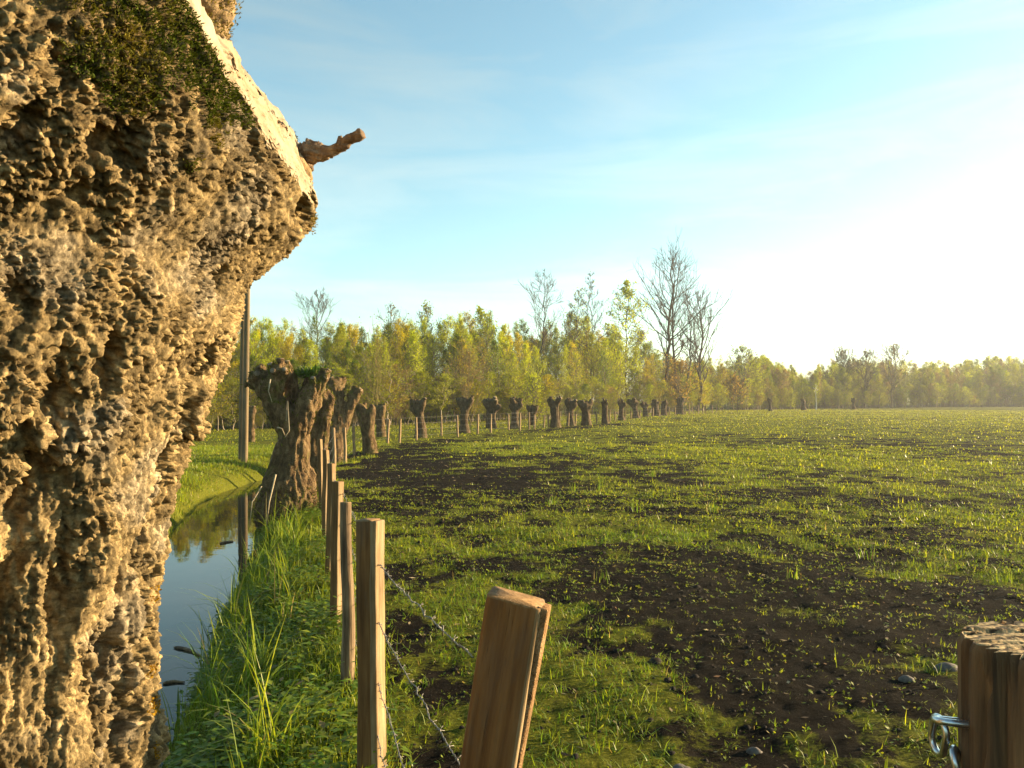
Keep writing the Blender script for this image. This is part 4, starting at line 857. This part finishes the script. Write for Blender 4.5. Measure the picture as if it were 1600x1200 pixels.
def scatter(name, P_, scl, rotz, idx, tints):
    me = bpy.data.meshes.new(name); me.vertices.add(len(P_)); me.vertices.foreach_set('co', np.asarray(P_, np.float32).ravel())
    for nm, ty, v in (('iscale', 'FLOAT_VECTOR', scl), ('irot', 'FLOAT_VECTOR', rotz), ('itint', 'FLOAT_COLOR', tints)):
        at_ = me.attributes.new(nm, ty, 'POINT'); at_.data.foreach_set('color' if ty == 'FLOAT_COLOR' else 'vector', np.asarray(v, np.float32).ravel())
    at_ = me.attributes.new('iidx', 'INT', 'POINT'); at_.data.foreach_set('value', np.asarray(idx, np.int32))
    o = obj(name, me); g = bpy.data.node_groups.new(name, 'GeometryNodeTree'); g.interface.new_socket('Geometry', in_out='INPUT', socket_type='NodeSocketGeometry'); g.interface.new_socket('Geometry', in_out='OUTPUT', socket_type='NodeSocketGeometry')
    n = g.nodes; l = g.links.new; gi = n.new('NodeGroupInput'); go = n.new('NodeGroupOutput'); ci = n.new('GeometryNodeCollectionInfo'); ci.inputs['Collection'].default_value = proto_col
    ci.inputs['Separate Children'].default_value = True; ci.inputs['Reset Children'].default_value = True
    ip = n.new('GeometryNodeInstanceOnPoints'); ip.inputs['Pick Instance'].default_value = True
    def na_(nm, ty): x = n.new('GeometryNodeInputNamedAttribute'); x.data_type = ty; x.inputs['Name'].default_value = nm; return x.outputs['Attribute']
    l(gi.outputs[0], ip.inputs['Points']); l(ci.outputs[0], ip.inputs['Instance']); l(na_('iidx', 'INT'), ip.inputs['Instance Index']); l(na_('iscale', 'FLOAT_VECTOR'), ip.inputs['Scale']); l(na_('irot', 'FLOAT_VECTOR'), ip.inputs['Rotation'])
    l(ip.outputs[0], go.inputs[0]); md = o.modifiers.new('scatter', 'NODES'); md.node_group = g
    return o
fx = [280, 400, 600, 800, 1000, 1100, 1250, 1400, 1600, 1950]; fd = [43, 48, 54, 66, 96, 118, 150, 172, 195, 205]
kx = [280, 400, 450, 520, 590, 620, 660, 700, 760, 800, 850, 880, 940, 1000, 1050, 1100, 1180, 1230, 1252, 1275, 1310, 1350, 1390, 1420, 1480, 1540, 1600, 1950]
ky = [480, 492, 497, 507, 517, 503, 492, 494, 492, 502, 512, 492, 506, 524, 556, 562, 556, 570, 586, 572, 560, 566, 562, 566, 566, 560, 558, 556]
def make_wood(name, n, pick, depth, hfun, wfun, tints):
    P_, sc2, ro, ix, ti = [], [], [], [], []
    for k in range(n):
        px = pick(k); d = depth(px); x = (px-800)*d/FOC; H, wx = hfun(px, d); z = float(ground_z(x, d)[0])
        P_.append((x, d, z-.1)); sc2.append((H/HP*wx, H/HP*wx, H/HP)); ro.append((0, 0, rng.uniform(0, 6.28))); ix.append(int(rng.integers(8)))
        ti.append((*np.array(GREEN[rng.choice(tints if d < 135 else ['olive', 'deep', 'lime', 'olive', 'bare'])])*rng.uniform(.8, 1.25), 1))
    return scatter(name, P_, sc2, ro, ix, ti)
def canopy_h(px, d):
    ys = np.interp(px, kx, ky); rank = d/np.interp(px, fx, fd)-1
    return (CAM_H+(HOR-ys)*d/FOC)*rng.uniform(.74, 1.04)*(1 if rank > .12 else .85), rng.uniform(.6, 1.25)*(1 if d < 110 else 1.4)
wood = make_wood('woodland', 1000, lambda k: rng.uniform(270, 1260) if k < 400 else rng.uniform(1180, 1950), lambda px: np.interp(px, fx, fd)*(1+.42*rng.random()**1.2)+2, canopy_h, None, ['lime', 'olive', 'gold', 'lime', 'gold', 'deep', 'lime'])
tag(wood, 'yellow-green spring woodland of young trees behind the pollards', 'woodland', kind='stuff')
und = make_wood('undergrowth', 1000, lambda k: rng.uniform(270, 1250) if k < 400 else rng.uniform(1150, 1900), lambda px: np.interp(px, fx, fd)*(1+.13*rng.random())-1.5,
                lambda px, d: (rng.uniform(1.3, 4.4)*(1 if d < 100 else 1.3), rng.uniform(1.7, 2.6)), None, ['olive', 'gold', 'lime', 'lime', 'deep', 'olive', 'bare', 'olive'])
tag(und, 'tangled brown and olive undergrowth along the wood edge', 'undergrowth', kind='stuff')

# ------------------------------------------------------------------ grass
def blades(base, ln, wd, lean, cols, segs, up=None):
    n = len(base); a = rng.uniform(0, 2*np.pi, n); d = np.stack([np.cos(a), np.sin(a), np.zeros(n)], 1); s = np.stack([-d[:, 1], d[:, 0], np.zeros(n)], 1)
    lean = np.asarray(lean); rows = []; T_ = np.linspace(0, 1, segs+1)
    for t in T_:
        th_ = lean*(.35+1.1*t); c = base+d*(np.sin(th_)*ln*t)[:, None]; c = c+np.array([0, 0, 1])*(np.cos(th_)*ln*t)[:, None]
        if t < 1:
            wdt = (wd*(1-.75*t**1.5))[:, None]; rows += [c-s*wdt*.5, c+s*wdt*.5]
        else: rows.append(c)
    V = np.stack(rows, 1); m = V.shape[1]; f = []
    for k in range(segs-1): f += [[2*k, 2*k+1, 2*k+3], [2*k, 2*k+3, 2*k+2]]
    f.append([m-3, m-2, m-1])
    F = (np.array(f)[None]+(np.arange(n)*m)[:, None, None]).reshape(-1, 3)
    return V.reshape(-1, 3), F, np.repeat(cols, m, 0)
def tuft_points(n, rmin, rmax, ang=38):
    r = np.sqrt(rng.uniform(rmin**2, rmax**2, n)); a = np.radians(rng.uniform(-ang, ang, n)); return r*np.sin(a), r*np.cos(a)
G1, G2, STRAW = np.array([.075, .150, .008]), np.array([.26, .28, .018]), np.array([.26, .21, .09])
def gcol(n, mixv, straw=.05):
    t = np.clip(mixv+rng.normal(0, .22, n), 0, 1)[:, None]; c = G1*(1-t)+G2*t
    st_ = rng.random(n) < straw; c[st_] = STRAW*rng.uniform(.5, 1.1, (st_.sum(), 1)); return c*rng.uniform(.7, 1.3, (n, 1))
def field_layer(n, rmin, rmax, nb, l0, l1, wd, segs, radius, thr, mixv):
    x, y = tuft_points(n, rmin, rmax); g = grass_amount(x, y); f = poly_sd(x, y, FENCE); s = poly_sd(x, y, DITCH)
    keep = (rng.random(n) < np.clip((g-thr)*1.15, .05, 1)) & ((np.abs(s) > 1.0) | (y > 25)) & (np.hypot(x-AX[0], y-AX[1]) > .6)
    x, y, g, f = x[keep], y[keep], g[keep], f[keep]
    size = (.45+.85*g)*np.exp(rng.normal(0, .28, len(x)))
    bx = np.repeat(np.stack([x, y], 1), nb, 0)+rng.normal(0, 1, (len(x)*nb, 2))*np.repeat(radius*size, nb)[:, None]
    z = ground_z(bx[:, 0], bx[:, 1])-.004; n2 = len(bx)
    ln = rng.uniform(l0, l1, n2)*np.repeat(size, nb)
    return blades(np.c_[bx, z], ln, wd*rng.uniform(.6, 1.3, n2), np.abs(rng.normal(.8, .42, n2)), gcol(n2, mixv+.25*np.repeat(vnoise(xy3(x, y, .5), 9), nb)), segs)
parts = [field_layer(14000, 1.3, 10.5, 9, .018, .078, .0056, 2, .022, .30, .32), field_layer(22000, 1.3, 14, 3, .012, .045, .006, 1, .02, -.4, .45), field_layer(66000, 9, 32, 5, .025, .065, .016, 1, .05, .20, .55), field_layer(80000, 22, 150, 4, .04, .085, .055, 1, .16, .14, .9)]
for (px, py, hh_) in [(935, 768, .34), (990, 802, .2), (1022, 745, .22), (1112, 802, .2), (896, 768, .24), (862, 790, .18), (1185, 760, .2), (1240, 905, .16), (985, 705, .3), (940, 905, .14), (1345, 870, .2)]:   # taller rush tufts
    d = dist_of(py); n = 16; bx = np.array([[(px-800)*d/FOC, d]])+rng.normal(0, .05, (n, 2)); parts.append(blades(np.c_[bx, ground_z(bx[:, 0], bx[:, 1])-.01], hh_*rng.uniform(.5, 1.1, n), rng.uniform(.004, .008, n)*(1+d/30), np.abs(rng.normal(.2, .16, n)), gcol(n, .15, .1), 3))
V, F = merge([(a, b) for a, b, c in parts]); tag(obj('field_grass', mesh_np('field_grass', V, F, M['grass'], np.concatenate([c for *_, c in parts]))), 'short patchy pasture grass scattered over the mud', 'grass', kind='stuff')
# lush bank grass between water and wires, and on the far bank
def bank_layer(n, y0, y1, s0, s1, nb, l0, l1, wd, segs, mixv, clump=.05, side=1, thr=.0):
    y = rng.uniform(y0, y1, n); c = np.interp(y, DITCH[:, 1], DITCH[:, 0]); x = c+side*rng.uniform(s0, s1, n)
    m = fbm(xy3(x, y, 1.1), 3, 55); keep = (m > thr+.08*rng.normal(0, 1, n)) & (np.hypot(x-AX[0], y-AX[1]) > .62) & (np.hypot(x-b1.x, y-b1.y) > .42); x, y, m = x[keep], y[keep], m[keep]
    size = np.clip(.75+.9*m, .4, 1.6)*np.exp(rng.normal(0, .2, len(x)))
    bx = np.repeat(np.stack([x, y], 1), nb, 0)+rng.normal(0, 1, (len(x)*nb, 2))*clump; z = ground_z(bx[:, 0], bx[:, 1])-.005; n2 = len(bx)
    ok = z > WATER_Z-.02; bx, z = bx[ok], z[ok]; n2 = len(bx); sz = np.repeat(size, nb)[ok]
    return blades(np.c_[bx, z], rng.uniform(l0, l1, n2)*sz, wd*rng.uniform(.6, 1.4, n2), np.abs(rng.normal(.5, .38, n2)), gcol(n2, mixv, .04), segs)
parts = [bank_layer(3000, 1.8, 9, .72, 2.1, 8, .03, .12, .0065, 3, .55), bank_layer(3000, 8, 24, .75, 2.1, 8, .04, .13, .010, 2, .6), bank_layer(90, 2, 12, .7, 1.5, 14, .25, .48, .010, 4, .4, .045),
         bank_layer(11000, 7, 28, .74, 6.5, 5, .07, .2, .014, 2, .55, .07, -1, -.3)]
V, F = merge([(a, b) for a, b, c in parts]); tag(obj('bank_grass', mesh_np('bank_grass', V, F, M['grass'], np.concatenate([c for *_, c in parts]))), 'long lush green grass along both ditch banks', 'grass', kind='stuff')
# broad-leaved weeds on the bank
def herb(n, y0, y1, s0, s1, l0, l1):
    y = rng.uniform(y0, y1, n); x = np.interp(y, DITCH[:, 1], DITCH[:, 0])+rng.uniform(s0, s1, n); nb = 14
    m = fbm(xy3(x, y, 1.6), 2, 57) > -.1; x, y = x[m], y[m]; n = len(x)
    bx = np.repeat(np.stack([x, y], 1), nb, 0)+rng.normal(0, .05, (n*nb, 2)); z = ground_z(bx[:, 0], bx[:, 1])+np.abs(rng.normal(.06, .06, n*nb)); n2 = len(bx)
    a = rng.uniform(0, 6.28, n2); d = np.stack([np.cos(a), np.sin(a), rng.uniform(-.1, .7, n2)], 1); d /= np.linalg.norm(d, axis=1, keepdims=True); s = np.cross(d, [0, 0, 1.]); s /= np.linalg.norm(s, axis=1, keepdims=True); L_ = rng.uniform(l0, l1, n2)[:, None]
    b = np.c_[bx, z]; dn = np.array([0, 0, -1.])
    V = np.stack([b, b+d*L_*.45+s*L_*.24+dn*L_*.02, b+d*L_+dn*L_*.22, b+d*L_*.45-s*L_*.24+dn*L_*.02, b+d*L_*.5+dn*L_*.07], 1).reshape(-1, 3)
    F = (np.array([[0, 1, 4], [1, 2, 4], [2, 3, 4], [3, 0, 4]])[None]+(np.arange(n2)*5)[:, None, None]).reshape(-1, 3)
    return V, F, np.repeat(gcol(n2, .3, .03), 5, 0)
parts = [herb(1500, 2.2, 13, .80, 2.05, .025, .085)]
V, F, C = parts[0]; tag(obj('bank_weeds', mesh_np('bank_weeds', V, F, M['grass'], C)), 'broad-leaved green weeds between the water and the posts', 'weeds', kind='stuff')
# seedlings and clover leaves dotted over the mud
n = 16000; x, y = tuft_points(n, 1.6, 15); k_ = (poly_sd(x, y, FENCE) > -.3) & (fbm(xy3(x, y, 3.5), 3, 59)+.35*rng.normal(0, 1, n) > -.05); x, y = x[k_], y[k_]; n = len(x); nb = 4
bx = np.repeat(np.stack([x, y], 1), nb, 0)+rng.normal(0, .012, (n*nb, 2)); n2 = len(bx); a = rng.uniform(0, 6.28, n2); L_ = (rng.uniform(.008, .024, n2)*(1+bx[:, 1]/18))[:, None]
d = np.stack([np.cos(a), np.sin(a), rng.uniform(.1, 1.1, n2)], 1); d /= np.linalg.norm(d, axis=1, keepdims=True); s_ = np.stack([-np.sin(a), np.cos(a), np.zeros(n2)], 1); b = np.c_[bx, ground_z(bx[:, 0], bx[:, 1])+.002]
V = np.stack([b, b+d*L_*.6+s_*L_*.3, b+d*L_, b+d*L_*.6-s_*L_*.3], 1).reshape(-1, 3); F = (np.array([[0, 1, 2], [0, 2, 3]])[None]+(np.arange(n2)*4)[:, None, None]).reshape(-1, 3)
tag(obj('seedlings', mesh_np('seedlings', V, F, M['grass'], np.repeat(gcol(n2, .45, .12), 4, 0))), 'tiny seedlings and clover leaves dotting the near mud', 'seedlings', kind='stuff')
# crumbled clods on the mud
n = 13000; x, y = tuft_points(n, 1.8, 16); k_ = (poly_sd(x, y, FENCE) > -.5); x, y = x[k_], y[k_]; n = len(x); r0 = rng.uniform(.003, .011, n)*np.exp(rng.normal(0, .35, n))*(1+y/25)
oc = np.array([(1, 0, 0), (0, 1, 0), (-1, 0, 0), (0, -1, 0), (0, 0, 1), (.5, .5, .75), (-.5, .6, .7)], float)
V = (np.c_[x, y, ground_z(x, y)-.002][:, None]+oc[None]*(1+rng.normal(0, .22, (n, 7, 3)))*r0[:, None, None]*np.array([1.2, 1.1, .8])).reshape(-1, 3)
F = (np.array([[0, 1, 5], [1, 6, 5], [1, 2, 6], [2, 4, 6], [2, 3, 4], [3, 0, 4], [0, 5, 4], [5, 6, 4]])[None]+(np.arange(n)*7)[:, None, None]).reshape(-1, 3)
tag(obj('soil_clods', mesh_np('soil_clods', V, F, M['litter'], np.repeat(np.array([[.012, .009, .006]])*rng.uniform(.6, 1.6, (n, 1)), 7, 0))), 'crumbled dark clods strewn over the near mud', 'soil', kind='stuff')
# clods, straw and dead leaves on the mud
n = 9000; x, y = tuft_points(n, 1.6, 22); f = poly_sd(x, y, FENCE); k_ = f > -.6; x, y = x[k_], y[k_]; n = len(x); z = ground_z(x, y)
L_ = rng.uniform(.005, .024, n)*(1+y/14); a = rng.uniform(0, 6.28, n); d = np.stack([np.cos(a), np.sin(a), rng.normal(0, .15, n)], 1)*L_[:, None]; s = np.stack([-np.sin(a), np.cos(a), rng.normal(0, .3, n)], 1)*(L_*rng.choice([.08, .12, .35], n))[:, None]
b = np.c_[x, y, z+.006]; V = np.stack([b-d-s*.3, b+s, b+d, b-s], 1).reshape(-1, 3); F = (np.array([[0, 1, 2], [0, 2, 3]])[None]+(np.arange(n)*4)[:, None, None]).reshape(-1, 3)
C = np.array([[.30, .23, .13], [.12, .065, .03], [.2, .15, .08], [.05, .035, .022]])[rng.integers(0, 4, n)]*rng.uniform(.6, 1.3, (n, 1))
tag(obj('litter', mesh_np('litter', V, F, M['litter'], np.repeat(C, 4, 0))), 'straw bits and dead leaves strewn on the mud', 'litter', kind='stuff')

# ------------------------------------------------------------------ morning haze in the air
hm = bpy.data.materials.new('haze'); hm.use_nodes = True; hn = hm.node_tree.nodes; hn.clear(); ho = hn.new('ShaderNodeOutputMaterial'); hv = hn.new('ShaderNodeVolumePrincipled')
hv.inputs['Color'].default_value = (.93, .96, 1, 1); hv.inputs['Density'].default_value = .00038; hv.inputs['Anisotropy'].default_value = .35; hm.node_tree.links.new(hv.outputs[0], ho.inputs['Volume'])
X0, X1, Y0, Y1, Z0, Z1 = -5200, 5200, -5200, 5200, -8, 40
hb = np.array([(a, b, c) for a in (X0, X1) for b in (Y0, Y1) for c in (Z0, Z1)], float); hq = [[0, 1, 3, 2], [4, 6, 7, 5], [0, 4, 5, 1], [2, 3, 7, 6], [0, 2, 6, 4], [1, 5, 7, 3]]
tag(obj('haze', mesh_np('haze', hb, None, hm, quads=hq)), 'thin bright morning haze over the pasture', 'haze', kind='stuff')
